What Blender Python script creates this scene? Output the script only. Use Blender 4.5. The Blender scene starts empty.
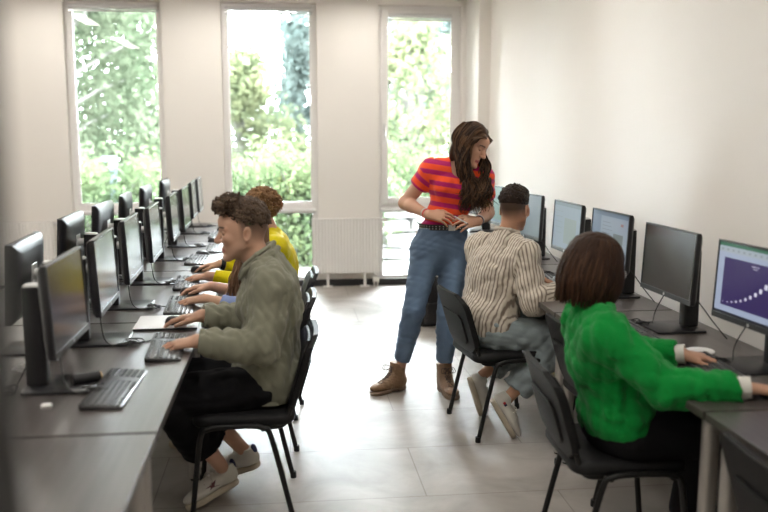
import bpy, math, random
import numpy as np
from mathutils import Vector, Matrix
random.seed(7); rng = np.random.default_rng(7)
SC = bpy.context.scene
COL = SC.collection
PI = math.pi

# ------------------------------------------------------------------ materials
def mat(name, col, rough=.5, metal=0., spec=.5, bump=0., bscale=40., var=0., vscale=6., emit=None, estr=0., coat=0., detail=4.):
    m = bpy.data.materials.new(name); m.use_nodes = True
    nt = m.node_tree; b = nt.nodes['Principled BSDF']
    b.inputs['Base Color'].default_value = (*col, 1); b.inputs['Roughness'].default_value = rough
    b.inputs['Metallic'].default_value = metal; b.inputs['Specular IOR Level'].default_value = spec
    if coat: b.inputs['Coat Weight'].default_value = coat; b.inputs['Coat Roughness'].default_value = .15
    if emit: b.inputs['Emission Color'].default_value = (*emit, 1); b.inputs['Emission Strength'].default_value = estr
    tc = nt.nodes.new('ShaderNodeTexCoord')
    if var:
        n = nt.nodes.new('ShaderNodeTexNoise'); n.inputs['Scale'].default_value = vscale; n.inputs['Detail'].default_value = detail
        nt.links.new(tc.outputs['Object'], n.inputs['Vector'])
        r = nt.nodes.new('ShaderNodeMapRange'); r.inputs['To Min'].default_value = 1-var; r.inputs['To Max'].default_value = 1+var
        nt.links.new(n.outputs['Fac'], r.inputs['Value'])
        mx = nt.nodes.new('ShaderNodeVectorMath'); mx.operation = 'SCALE'; mx.inputs[0].default_value = col
        nt.links.new(r.outputs[0], mx.inputs['Scale']); nt.links.new(mx.outputs[0], b.inputs['Base Color'])
    if bump:
        n2 = nt.nodes.new('ShaderNodeTexNoise'); n2.inputs['Scale'].default_value = bscale; n2.inputs['Detail'].default_value = 3
        nt.links.new(tc.outputs['Object'], n2.inputs['Vector'])
        bp = nt.nodes.new('ShaderNodeBump'); bp.inputs['Strength'].default_value = bump; bp.inputs['Distance'].default_value = .01
        nt.links.new(n2.outputs['Fac'], bp.inputs['Height']); nt.links.new(bp.outputs[0], b.inputs['Normal'])
    return m

def attr_mat(name, rough=.5, spec=.4, sss=0., bump=0., bscale=200., sheen=0.):
    m = mat(name, (1, 1, 1), rough, spec=spec, bump=bump, bscale=bscale)
    nt = m.node_tree; a = nt.nodes.new('ShaderNodeAttribute'); a.attribute_name = 'Col'
    b = nt.nodes['Principled BSDF']; nt.links.new(a.outputs['Color'], b.inputs['Base Color'])
    if sss:
        b.inputs['Subsurface Weight'].default_value = sss; b.inputs['Subsurface Radius'].default_value = (.01, .004, .002); b.inputs['Subsurface Scale'].default_value = 1.
    if sheen: b.inputs['Sheen Weight'].default_value = sheen
    return m

M = {}
M['wall'] = mat('wall_paint', (.87, .835, .795), .75, spec=.2, bump=.05, bscale=150, var=.02, vscale=1.5)
M['ceil'] = mat('ceiling_paint', (.82, .80, .77), .8, spec=.2)
M['pvc'] = mat('white_pvc', (.90, .88, .865), .4, var=.02)
M['rad'] = mat('radiator_enamel', (.92, .90, .88), .4)
M['black_base'] = mat('black_skirting', (.025, .025, .028), .4)
M['steel'] = mat('brushed_steel', (.52, .50, .48), .38, metal=.75, var=.04, vscale=20)
M['plastic'] = mat('black_plastic', (.012, .012, .014), .42, spec=.35, bump=.06, bscale=400)
M['plastic_gloss'] = mat('dark_satin_plastic', (.014, .014, .017), .34, spec=.4)
M['seat'] = mat('black_seat_padding', (.012, .012, .013), .55, spec=.22, bump=.12, bscale=300)
M['tube'] = mat('black_powdercoat', (.010, .010, .010), .4, spec=.35)
M['screen_off'] = mat('dark_display', (.030, .034, .040), .2, spec=.9, coat=.3)
M['bezel'] = mat('bezel_grey', (.03, .032, .036), .35)
M['key'] = mat('key_caps', (.045, .047, .05), .36)
M['kbbody'] = mat('keyboard_shell', (.03, .03, .032), .35)
M['cable'] = mat('cable_rubber', (.016, .016, .017), .45)
M['silver'] = mat('silver_plastic', (.62, .62, .62), .3, metal=.4)
M['white'] = mat('white_plastic', (.75, .74, .74), .35)
M['dark_frame'] = mat('anthracite_frame', (.035, .033, .033), .5)
M['lamp'] = mat('led_diffuser', (.9, .9, .9), .5, emit=(1, .95, .88), estr=1)
M['lampbody'] = mat('lamp_housing', (.8, .8, .8), .4)
M['bag'] = mat('black_nylon', (.02, .02, .022), .6, bump=.3, bscale=60)

def floor_mat():
    m = bpy.data.materials.new('stone_effect_floor'); m.use_nodes = True; nt = m.node_tree; N = nt.nodes; L = nt.links
    b = N['Principled BSDF']; tc = N.new('ShaderNodeTexCoord')
    mp = N.new('ShaderNodeMapping'); mp.inputs['Rotation'].default_value = (0, 0, 0); L.new(tc.outputs['Object'], mp.inputs['Vector'])
    n = N.new('ShaderNodeTexNoise'); n.inputs['Scale'].default_value = 3.2; n.inputs['Detail'].default_value = 9; n.inputs['Roughness'].default_value = .55; n.inputs['Distortion'].default_value = .6
    L.new(mp.outputs[0], n.inputs['Vector'])
    r = N.new('ShaderNodeValToRGB'); r.color_ramp.elements[0].position = .30; r.color_ramp.elements[0].color = (.30, .268, .238, 1)
    r.color_ramp.elements[1].position = .72; r.color_ramp.elements[1].color = (.49, .455, .42, 1)
    L.new(n.outputs['Fac'], r.inputs['Fac'])
    br = N.new('ShaderNodeTexBrick'); br.offset = .5; br.inputs['Scale'].default_value = 1.; br.inputs['Brick Width'].default_value = 1.2; br.inputs['Row Height'].default_value = .6
    br.inputs['Mortar Size'].default_value = .0035; br.inputs['Mortar Smooth'].default_value = .3; br.inputs['Color1'].default_value = (1, 1, 1, 1); br.inputs['Color2'].default_value = (.93, .93, .93, 1); br.inputs['Mortar'].default_value = (.62, .6, .58, 1)
    L.new(mp.outputs[0], br.inputs['Vector'])
    mx = N.new('ShaderNodeMix'); mx.data_type = 'RGBA'; mx.blend_type = 'MULTIPLY'; mx.inputs[0].default_value = 1
    L.new(r.outputs[0], mx.inputs[6]); L.new(br.outputs['Color'], mx.inputs[7]); L.new(mx.outputs[2], b.inputs['Base Color'])
    n2 = N.new('ShaderNodeTexNoise'); n2.inputs['Scale'].default_value = 14; n2.inputs['Detail'].default_value = 5; L.new(mp.outputs[0], n2.inputs['Vector'])
    mr = N.new('ShaderNodeMapRange'); mr.inputs['To Min'].default_value = .40; mr.inputs['To Max'].default_value = .58; L.new(n2.outputs['Fac'], mr.inputs['Value']); L.new(mr.outputs[0], b.inputs['Roughness'])
    bp = N.new('ShaderNodeBump'); bp.inputs['Strength'].default_value = .08; bp.inputs['Distance'].default_value = .01; L.new(n2.outputs['Fac'], bp.inputs['Height']); L.new(bp.outputs[0], b.inputs['Normal'])
    b.inputs['Specular IOR Level'].default_value = .75
    return m
M['floor'] = floor_mat()

def desk_mat():
    m = bpy.data.materials.new('dark_wood_laminate'); m.use_nodes = True; nt = m.node_tree; N = nt.nodes; L = nt.links
    b = N['Principled BSDF']; tc = N.new('ShaderNodeTexCoord'); mp = N.new('ShaderNodeMapping'); mp.inputs['Scale'].default_value = (60, 2.2, 60)
    L.new(tc.outputs['Object'], mp.inputs['Vector'])
    n = N.new('ShaderNodeTexNoise'); n.inputs['Scale'].default_value = 1.; n.inputs['Detail'].default_value = 6; L.new(mp.outputs[0], n.inputs['Vector'])
    r = N.new('ShaderNodeValToRGB'); r.color_ramp.elements[0].position = .3; r.color_ramp.elements[0].color = (.045, .037, .035, 1)
    r.color_ramp.elements[1].position = .7; r.color_ramp.elements[1].color = (.080, .067, .063, 1)
    L.new(n.outputs['Fac'], r.inputs['Fac']); L.new(r.outputs[0], b.inputs['Base Color'])
    b.inputs['Roughness'].default_value = .34; b.inputs['Specular IOR Level'].default_value = 1.; b.inputs['Coat Weight'].default_value = .25; b.inputs['Coat Roughness'].default_value = .28
    return m
M['desk'] = desk_mat()

def glass_mat():
    m = bpy.data.materials.new('window_glass'); m.use_nodes = True; nt = m.node_tree; N = nt.nodes; L = nt.links
    for x in list(N): N.remove(x)
    o = N.new('ShaderNodeOutputMaterial'); t = N.new('ShaderNodeBsdfTransparent'); t.inputs[0].default_value = (.96, .98, .97, 1)
    g = N.new('ShaderNodeBsdfGlossy'); g.inputs['Roughness'].default_value = .01
    f = N.new('ShaderNodeFresnel'); f.inputs['IOR'].default_value = 1.45; mx = N.new('ShaderNodeMixShader')
    L.new(f.outputs[0], mx.inputs[0]); L.new(t.outputs[0], mx.inputs[1]); L.new(g.outputs[0], mx.inputs[2]); L.new(mx.outputs[0], o.inputs['Surface'])
    return m
M['glass'] = glass_mat()

def leaf_mat(name, c1, c2):
    m = bpy.data.materials.new(name); m.use_nodes = True; nt = m.node_tree; N = nt.nodes; L = nt.links
    for x in list(N): N.remove(x)
    o = N.new('ShaderNodeOutputMaterial'); d = N.new('ShaderNodeBsdfDiffuse'); t = N.new('ShaderNodeBsdfTranslucent'); mx = N.new('ShaderNodeMixShader'); mx.inputs[0].default_value = .45
    tc = N.new('ShaderNodeTexCoord'); n = N.new('ShaderNodeTexNoise'); n.inputs['Scale'].default_value = 1.6; n.inputs['Detail'].default_value = 6; L.new(tc.outputs['Object'], n.inputs['Vector'])
    r = N.new('ShaderNodeValToRGB'); r.color_ramp.elements[0].position = .35; r.color_ramp.elements[0].color = (*c1, 1); r.color_ramp.elements[1].position = .65; r.color_ramp.elements[1].color = (*c2, 1)
    L.new(n.outputs['Fac'], r.inputs['Fac']); L.new(r.outputs[0], d.inputs[0]); L.new(r.outputs[0], t.inputs[0])
    L.new(d.outputs[0], mx.inputs[1]); L.new(t.outputs[0], mx.inputs[2]); L.new(mx.outputs[0], o.inputs['Surface'])
    return m
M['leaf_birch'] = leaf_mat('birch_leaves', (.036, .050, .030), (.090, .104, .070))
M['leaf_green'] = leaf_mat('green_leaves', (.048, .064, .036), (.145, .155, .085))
M['leaf_haze'] = leaf_mat('haze_tinted_leaves', (.044, .060, .056), (.095, .115, .106))  # outdoor haze mixed into the leaf colour as a greyed blue tint
M['leaf_bush'] = leaf_mat('bush_leaves', (.034, .052, .028), (.09, .112, .056))
M['bark'] = mat('bark', (.08, .075, .07), .9, bump=.4, bscale=20, var=.3)
M['ground'] = mat('outside_ground', (.12, .12, .10), .95, var=.25, vscale=3)
M['stone'] = mat('pale_stone', (.16, .155, .15), .9, bump=.4, bscale=12, var=.12)
M['post'] = mat('lamp_post_paint', (.07, .09, .12), .5)

# ------------------------------------------------------------------ mesh helpers
def finish(name, verts, faces, m, parent=None, smooth=True, bevel=0., seg=2, angle=40):
    me = bpy.data.meshes.new(name)
    me.from_pydata([tuple(map(float, v)) for v in verts], [], [tuple(f) for f in faces])
    me.validate(verbose=False); me.update()
    ms = m if isinstance(m, (list, tuple)) else [m]
    for x in ms: me.materials.append(x)
    o = bpy.data.objects.new(name, me); COL.objects.link(o)
    if parent: o.parent = parent
    if smooth:
        me.polygons.foreach_set('use_smooth', [True]*len(me.polygons))
        me.set_sharp_from_angle(angle=math.radians(angle))
    if bevel:
        b = o.modifiers.new('bevel', 'BEVEL'); b.width = bevel; b.segments = seg; b.limit_method = 'ANGLE'; b.angle_limit = math.radians(35); b.harden_normals = False
    return o

class MB:
    """collects shapes into one mesh"""
    def __init__(s): s.v = []; s.f = []; s.mi = []; s.cur = 0
    def add(s, vs, fs):
        n = len(s.v); s.v += [tuple(v) for v in vs]; s.f += [tuple(i+n for i in f) for f in fs]; s.mi += [s.cur]*len(fs)
    def box(s, x0, x1, y0, y1, z0, z1, T=None):
        vs = [Vector((x, y, z)) for x in (x0, x1) for y in (y0, y1) for z in (z0, z1)]
        if T: vs = [T @ v for v in vs]
        s.add(vs, [(0, 1, 3, 2), (4, 6, 7, 5), (0, 4, 5, 1), (2, 3, 7, 6), (0, 2, 6, 4), (1, 5, 7, 3)])
    def rings(s, rings, cap=True):
        n = len(rings[0]); base = []; vs = []
        for r in rings: base.append(len(vs)); vs += list(r)
        fs = []
        for a, b in zip(base, base[1:]):
            for i in range(n): fs.append((a+i, a+(i+1) % n, b+(i+1) % n, b+i))
        if cap: fs.append(tuple(range(n-1, -1, -1))); fs.append(tuple(base[-1]+i for i in range(n)))
        s.add(vs, fs)
    def tube(s, pts, r, n=8, cap=True):
        P = [Vector(p) for p in pts]; k = len(P); R = r if isinstance(r, (list, tuple)) else [r]*k
        t0 = (P[1]-P[0]).normalized(); ref = Vector((0, 0, 1)) if abs(t0.z) < .9 else Vector((1, 0, 0))
        u = t0.cross(ref).normalized(); out = []
        for i in range(k):
            t = (P[min(i+1, k-1)]-P[max(i-1, 0)])
            if t.length < 1e-9: t = t0
            t.normalize(); u = (u-t*u.dot(t)); u = u.normalized() if u.length > 1e-6 else t.orthogonal().normalized(); w = t.cross(u)
            out.append([P[i]+(u*math.cos(2*PI*j/n)+w*math.sin(2*PI*j/n))*R[i] for j in range(n)])
        s.rings(out, cap)
    def lathe(s, prof, c=(0, 0, 0), n=24, cap=True):
        s.rings([[(c[0]+r*math.cos(2*PI*j/n), c[1]+r*math.sin(2*PI*j/n), c[2]+z) for j in range(n)] for r, z in prof], cap)
    def sphere(s, c, r, n=12, m=8, T=None):
        rr = r if isinstance(r, (tuple, list)) else (r, r, r)
        R = []
        for i in range(m+1):
            a = PI*(i/m); a = min(max(a, .02), PI-.02)
            R.append([(c[0]+rr[0]*math.sin(a)*math.cos(2*PI*j/n), c[1]+rr[1]*math.sin(a)*math.sin(2*PI*j/n), c[2]-rr[2]*math.cos(a)) for j in range(n)])
        if T: R = [[T @ Vector(p) for p in r_] for r_ in R]
        s.rings(R)
    def build(s, name, m, parent=None, **k):
        o = finish(name, s.v, s.f, m, parent, **k)
        if max(s.mi, default=0) > 0: o.data.polygons.foreach_set('material_index', s.mi[:len(o.data.polygons)])
        return o

def box(name, x0, x1, y0, y1, z0, z1, m, parent=None, bevel=0.003, **k):
    b = MB(); b.box(x0, x1, y0, y1, z0, z1); return b.build(name, m, parent, bevel=bevel, smooth=bevel > 0, **k)

def rrect(w, h, r, n=5):
    """rounded rectangle outline, centred"""
    out = []
    for cx, cy, a0 in ((w/2-r, h/2-r, 0), (-w/2+r, h/2-r, PI/2), (-w/2+r, -h/2+r, PI), (w/2-r, -h/2+r, 1.5*PI)):
        for i in range(n+1):
            a = a0+PI/2*i/n; out.append((cx+r*math.cos(a), cy+r*math.sin(a)))
    return out

def spline(pts, n=8):
    P = [Vector(p) for p in pts]; out = []
    for i in range(len(P)-1):
        a = P[max(i-1, 0)]; b = P[i]; c = P[i+1]; d = P[min(i+2, len(P)-1)]
        for j in range(n):
            t = j/n
            out.append(.5*((2*b)+(c-a)*t+(2*a-5*b+4*c-d)*t*t+(-a+3*b-3*c+d)*t**3))
    out.append(P[-1]); return out

def tag(o, label, cat, group=None):
    o['label'] = label; o['category'] = cat
    if group: o['group'] = group
    return o
def thing(name, label, cat, loc=(0, 0, 0), rz=0., group=None):
    o = bpy.data.objects.new(name, None); COL.objects.link(o); o.location = loc; o.rotation_euler = (0, 0, rz); o.empty_display_size = .1
    return tag(o, label, cat, group)
def struct(o): o['kind'] = 'structure'; return o
def dup(root, loc, rz, label, group=None):
    r = root.copy(); COL.objects.link(r); r.location = loc; r.rotation_euler = (0, 0, rz); r['label'] = label
    if group: r['group'] = group
    for ch in list(root.children):
        c = ch.copy(); COL.objects.link(c); c.parent = r
        for g in ch.children:
            d = g.copy(); COL.objects.link(d); d.parent = c
    return r
def sbox(*a, **k): return struct(box(*a, **k))

# ------------------------------------------------------------------ room shell
XL, XR, YF, YB, H = -3.6, 2.0, .45, 9.0, 2.96
DZ = .74
sbox('floor', XL-.2, XR+.2, -1.6, YB+.12, -.12, 0, M['floor'], bevel=0)
sbox('ceiling', XL-.2, XR+.2, -1.6, YB+.3, H, H+.15, M['ceil'], bevel=0)
sbox('wall_right', XR, XR+.2, YF, YB+.3, 0, H, M['wall'], bevel=0)
sbox('wall_left', XL-.2, XL, YF, YB+.3, 0, H, M['wall'], bevel=0)
# corridor behind the doorway the picture is taken from
sbox('wall_corridor_left', -1.2, -1.1, -1.6, YF-.12, 0, H, M['wall'], bevel=0)
sbox('wall_corridor_right', 1.4, 1.5, -1.6, YF-.12, 0, H, M['wall'], bevel=0)
sbox('wall_corridor_end', -1.2, 1.5, -1.7, -1.6, 0, H, M['wall'], bevel=0)
DX0, DX1 = -.147, .80
b = MB(); b.box(XL, DX0-.05, YF-.12, YF, 0, H); b.box(DX1+.05, XR, YF-.12, YF, 0, H); b.box(DX0-.05, DX1+.05, YF-.12, YF, 2.25, H)
struct(b.build('wall_front', M['wall'], smooth=False))
fr = MB(); fr.box(DX0-.05, DX0, YF-.16, YF+.03, 0, 2.2); fr.box(DX1, DX1+.05, YF-.16, YF+.03, 0, 2.2); fr.box(DX0-.05, DX1+.05, YF-.16, YF+.03, 2.2, 2.25)
struct(fr.build('door_1', M['dark_frame'], bevel=.003))
sbox('wall_pillar', 1.88, XR, 8.4, YB, 0, H, M['wall'], bevel=.004)
# window wall with its three full-height openings
OP = [(-2.16, -1.21), (-.63, .33), (.965, 1.84)]
b = MB(); xs = [XL]+[x for o_ in OP for x in o_]+[XR]
for i in range(0, len(xs), 2): b.box(xs[i], xs[i+1], YB, YB+.30, 0, H)
for x0, x1 in OP: b.box(x0, x1, YB, YB+.30, 2.905, H); b.box(x0, x1, YB, YB+.30, -.05, .035)
struct(b.build('wall_back', M['wall'], smooth=False))
bb = MB()
for x0, x1 in ((XL, -2.2), (-2.2, 1.88)): bb.box(x0, x1, YB-.015, YB-.001, 0, .07)
struct(bb.build('baseboard_back', M['black_base'], smooth=False))
sbox('baseboard_right', XR-.012, XR-.001, YF, 8.39, 0, .07, M['black_base'], bevel=0)

def window(i, x0, x1, sash):
    YW = YB+.10; fw = .055
    w = bpy.data.objects.new('window_%d' % i, None); COL.objects.link(w); w.location = (0, 0, 0); struct(w)
    def p(name, bx, m, bev=.004):
        mb = MB()
        for q in bx: mb.box(*q)
        return mb.build(name, m, w, bevel=bev)
    z0, zt, z1 = .035, .80, 2.905
    p('window_frame', [(x0, x0+fw, YW-.01, YW+.07, z0, z1), (x1-fw, x1, YW-.01, YW+.07, z0, z1), (x0+fw, x1-fw, YW-.01, YW+.07, z0, z0+fw), (x0+fw, x1-fw, YW-.01, YW+.07, z1-fw, z1), (x0+fw, x1-fw, YW-.01, YW+.07, zt-.02, zt+.07)], M['pvc'])
    if sash:
        a0, a1, s0, s1, sw = x0+.035, x1-.035, zt+.055, z1-.04, .072
        p('window_sash', [(a0, a0+sw, YW-.032, YW-.011, s0, s1), (a1-sw, a1, YW-.032, YW-.011, s0, s1), (a0+sw, a1-sw, YW-.032, YW-.011, s0, s0+sw), (a0+sw, a1-sw, YW-.032, YW-.011, s1-sw, s1)], M['pvc'])
        h = MB(); h.box(a0+.02, a0+.05, YW-.045, YW-.032, 1.62, 1.70); h.tube([(a0+.035, YW-.045, 1.66), (a0+.035, YW-.075, 1.66), (a0+.035, YW-.08, 1.58), (a0+.035, YW-.08, 1.53)], .009)
        h.build('window_handle', M['white'], w)
    else:
        p('glazing_bead', [(x0+fw, x0+fw+.016, YW+.0, YW+.03, zt+.07, z1-fw), (x1-fw-.016, x1-fw, YW+.0, YW+.03, zt+.07, z1-fw), (x0+fw, x1-fw, YW, YW+.03, zt+.07, zt+.09)], M['pvc'], 0)
    g = MB(); g.box(x0+fw, x1-fw, YW+.03, YW+.036, zt+.06, z1-fw); g.build('upper_pane', M['glass'], w, smooth=False)
    g = MB(); g.box(x0+fw, x1-fw, YW+.03, YW+.036, z0+fw, zt-.02); g.build('lower_pane', M['glass'], w, smooth=False)
    c = MB()
    xa, xb = (x0+.11, x1-.11) if sash else (x0+.04, x1-.04)
    yc = YW-.055 if sash else YW-.03
    zc = 2.80 if sash else 2.85
    c.tube([(xa, yc, zc), (xb, yc, zc)], .024, 14); c.build('blind_cassette', M['white'], w)
    c = MB(); c.tube([(x0+.03, YW-.04, .795), (x1-.03, YW-.04, .795)], .026, 14); c.build('lower_blind_cassette', M['white'], w)
    rail = MB(); rail.box(xa, xb, yc-.006, yc+.006, zc-.05, zc-.03); rail.build('blind_rail', M['silver'] if not sash else M['white'], w)
    return w
for i, (x0, x1) in enumerate(OP): window(i+1, x0, x1, i == 2)
for i, (x0, x1) in enumerate(((OP[0]), (OP[1]), (OP[2]))):
    pass

def radiator(x0, x1, label):
    t = thing('radiator', label, 'radiator', ((x0+x1)/2, YB-.07, 0), group='white panel radiators under the window wall'); w = (x1-x0)/2
    z0, z1 = .15, .725
    n = int((x1-x0)/.0333); v = []; f = []
    prof = []
    for i in range(n):
        a = -w+.01+(2*w-.02)*i/n; s = (2*w-.02)/n
        prof += [(a, -.045), (a+.28*s, -.045), (a+.42*s, -.037), (a+.72*s, -.037), (a+.86*s, -.045)]
    prof.append((w-.01, -.045))
    mb = MB(); R = []
    for z in (z0+.01, z0+.03, z1-.03, z1-.01):
        d = 0 if z0+.02 < z < z1-.02 else None
        R.append([(x, (y if d == 0 else -.045), z) for x, y in prof])
    vs = [p for r in R for p in r]; k = len(prof)
    fs = [(j*k+i, j*k+i+1, (j+1)*k+i+1, (j+1)*k+i) for j in range(3) for i in range(k-1)]
    mb.add(vs, fs); mb.build('front_panel', M['rad'], t)
    c = MB(); c.box(-w, w, -.044, .03, z0, z0+.012); c.box(-w, -w+.008, -.046, .03, z0, z1); c.box(w-.008, w, -.046, .03, z0, z1); c.box(-w, w, .02, .03, z0, z1); c.build('casing', M['rad'], t, bevel=.002)
    g = MB()
    for i in range(int(2*w/.018)): g.box(-w+.01+i*.018, -w+.018+i*.018, -.04, .025, z1-.008, z1)
    g.box(-w, w, -.046, -.038, z1-.01, z1+.001); g.build('top_grille', M['rad'], t)
    for s in (-.55, .55):
        q = MB(); q.box(s*w-.014, s*w+.014, -.03, .0, 0.006, z0+.01); q.box(s*w-.05, s*w+.05, -.045, .03, 0, .010); q.build('foot', M['rad'], t, bevel=.002)
    q = MB(); q.tube([(w-.06, -.01, 0), (w-.06, -.01, z0)], .009); q.tube([(w-.025, -.01, 0), (w-.025, -.01, z0)], .009); q.box(w-.075, w-.01, -.03, .01, .05, .11); q.build('pipe', M['rad'], t)
    q = MB(); q.tube([(w, -.01, z1-.02), (w+.03, -.01, z1-.02)], .011); q.tube([(w+.03, -.01, z1-.02), (w+.075, -.01, z1-.02)], .017, 14); q.build('valve', M['white'], t)
    return t
radiator(.26, .97, 'white ribbed panel radiator between the two right-hand windows')
radiator(-3.5, -2.33, 'wide white ribbed radiator left of the first window, behind the monitors')

# ceiling luminaires
EST = 13
M['lamp'].node_tree.nodes['Principled BSDF'].inputs['Emission Strength'].default_value = EST
def lamp(x, y, first=[None]):
    lab = 'white linear ceiling lamp %s' % ('over the far side of the left desks' if x < -1 else 'over the aisle' if x < 1 else 'over the right-hand desks')
    t = thing('ceiling_lamp', lab+', %s' % ('nearest the door' if y < 3 else 'mid room' if y < 6 else 'nearest the windows'), 'ceiling lamp', (x, y, H), group='linear ceiling lamps')
    box('housing', -.09, .09, -.75, .75, -.05, 0, M['lampbody'], t); box('diffuser', -.075, .075, -.73, .73, -.056, -.0502, M['lamp'], t, bevel=0)
for x in (-2.3, -.7, .8):
    for y in (2.1, 5.0, 7.9): lamp(x, y)

# ------------------------------------------------------------------ desks
def make_desk(label, group):
    t = thing('computer_desk', label, 'desk', group=group); w, L = .60, 1.50
    box('tabletop', -w/2, w/2, 0.002, L-.002, DZ-.028, DZ, M['desk'], t, bevel=.0015)
    for x in (-w/2+.06, w/2-.09):
        for y in (.035, L-.085):
            q = MB(); pr = rrect(.055, .05, .022, 5)
            q.rings([[(x+a, y+.025+c, z) for a, c in pr] for z in (.012, DZ-.028)]); lg = q.build('leg', M['steel'], t)
            q = MB(); q.lathe([(.02, 0), (.022, .004), (.02, .012)], (x, y+.025, 0), 16); q.build('foot_pad', M['plastic'], lg)
    q = MB(); q.box(-w/2+.06, -w/2+.085, .085, L-.085, DZ-.068, DZ-.0285); q.box(w/2-.11, w/2-.085, .085, L-.085, DZ-.068, DZ-.0285)
    for y in (.04, L-.065): q.box(-w/2+.09, w/2-.115, y, y+.025, DZ-.068, DZ-.0285)
    q.build('under_frame', M['steel'], t)
    box('modesty_panel', w/2-.05, w/2-.034, .09, L-.09, .34, DZ-.03, M['desk'], t, bevel=.001)
    return t
names = ['nearest the door', 'second from the door', 'third from the door', 'fourth from the door', 'beside the window wall']
d0 = make_desk('', 'desks in the left row used from the aisle')
first = True
for k, y in enumerate((.955, 2.465, 3.975, 5.485, 6.995)):
    lab = 'dark laminate desk on the aisle side of the left row, ' + names[k]
    if first: d0.location = (-.685, y+1.5, 0); d0.rotation_euler = (0, 0, PI); d0['label'] = lab; first = False
    else:
        r = dup(d0, (-.685, y+1.5, 0), PI, lab)
for k, y in enumerate((.955, 2.465, 3.975, 5.485, 6.995)):
    r = dup(d0, (-1.287, y, 0), 0, 'dark laminate desk on the far side of the left row, ' + names[k], 'desks in the left row used from the far side')
for k, y in enumerate((.955, 2.465, 3.975, 5.485, 6.995)):
    r = dup(d0, (1.285+.30, y, 0), 0, 'dark laminate desk along the right wall, ' + names[k].replace('beside', 'close to'), 'desks along the right wall')

# ------------------------------------------------------------------ monitors
def screen_quads(kind, mats):
    """what the display shows; faces +x, drawn as flat cells on the display. u runs to the viewer's right"""
    W2, z0, z1 = .2305, .0, .272
    b = MB()
    def cell(u0, u1, v0, v1, mi, lay):
        b.cur = mi; x = .0002*lay
        ua, ub = -W2+2*W2*u0, -W2+2*W2*u1   # viewer's right = -y when screen faces... mirrored below
        va, vb = z0+(z1-z0)*v0, z0+(z1-z0)*v1
        b.add([(x, ua, va), (x, ub, va), (x, ub, vb), (x, ua, vb)], [(0, 1, 2, 3)])
    cell(0, 1, 0, 1, 0, 0)
    if kind == 'chart':
        cell(0, 1, .955, 1, 1, 1); cell(0, 1, .87, .952, 2, 1)
        for i in range(12): cell(.03+i*.075, .06+i*.075, .895, .925, 3, 2)
        cell(0.0, 1, 0, .035, 4, 1)
        cell(.085, .93, .12, .80, 5, 1); cell(.46, .56, .745, .755, 6, 2); cell(.48, .54, .715, .722, 6, 2)
        for i in range(12):
            u = .11+i*.060; h0 = .165+.0040*i*i; s = .008+.0065*i
            cell(u, u+.017+.0022*i, h0, min(h0+s, .79), 6, 2)
    elif kind == 'doc':
        cell(0, 1, .93, 1, 2, 1); cell(.25, .98, .06, .92, 1, 1)
        for i in range(9): cell(.30, .30+.22+.1*((i*7) % 3)/3, .80-i*.07, .815-i*.07, 4, 2)
        cell(.62, .88, .22, .62, 3, 2); cell(.80, .87, .78, .83, 5, 2)
    elif kind == 'sheet':
        cell(0, 1, .93, 1, 2, 1); cell(.42, .86, .12, .68, 3, 1)
        for i in range(5): cell(.05, .34, .80-i*.12, .808-i*.12, 4, 2)
        for i in range(4): cell(.5+i*.07, .505+i*.07, .16, .64, 4, 2)
    elif kind == 'green':
        cell(0, 1, .0, .07, 2, 1)
    return b
def emis(name, c, s): return mat(name, (.02, .02, .02), .3, spec=.4, emit=c, estr=s*.42)
E0 = 1.
M['chartset'] = [emis('scr_lilac', (.48, .56, .74), .9), emis('scr_excel_green', (.03, .24, .12), .7), emis('scr_ribbon', (.56, .64, .70), .8), emis('scr_marks', (.42, .48, .55), .7), emis('scr_taskbar', (.02, .025, .06), .5), emis('scr_purple', (.033, .008, .15), .8), emis('scr_white', (.85, .85, .95), 1.1)]
M['docset'] = [emis('scr_doc_side', (.18, .25, .36), .9), emis('scr_doc_page', (.32, .38, .47), .9), emis('scr_doc_bar', (.15, .22, .33), .8), emis('scr_doc_image', (.14, .17, .18), .8), emis('scr_doc_line', (.22, .27, .36), .8), emis('scr_doc_red', (.4, .15, .13), .8)]
M['sheetset'] = [emis('scr_sh_page', (.24, .31, .40), .9), emis('scr_sh_a', (.3, .34, .4), .9), emis('scr_sh_bar', (.17, .23, .30), .8), emis('scr_sh_img', (.24, .30, .29), .8), emis('scr_sh_line', (.18, .22, .27), .8)]
M['greenset'] = [emis('scr_gr', (.13, .27, .24), .9), emis('scr_gr2', (.1, .2, .2), .9), emis('scr_gr3', (.2, .3, .4), .8)]
M['greyset'] = [emis('scr_grey', (.14, .19, .22), .9), emis('scr_grey1', (.1, .2, .2), .9), emis('scr_grey2', (.2, .26, .32), .8)]

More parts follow.
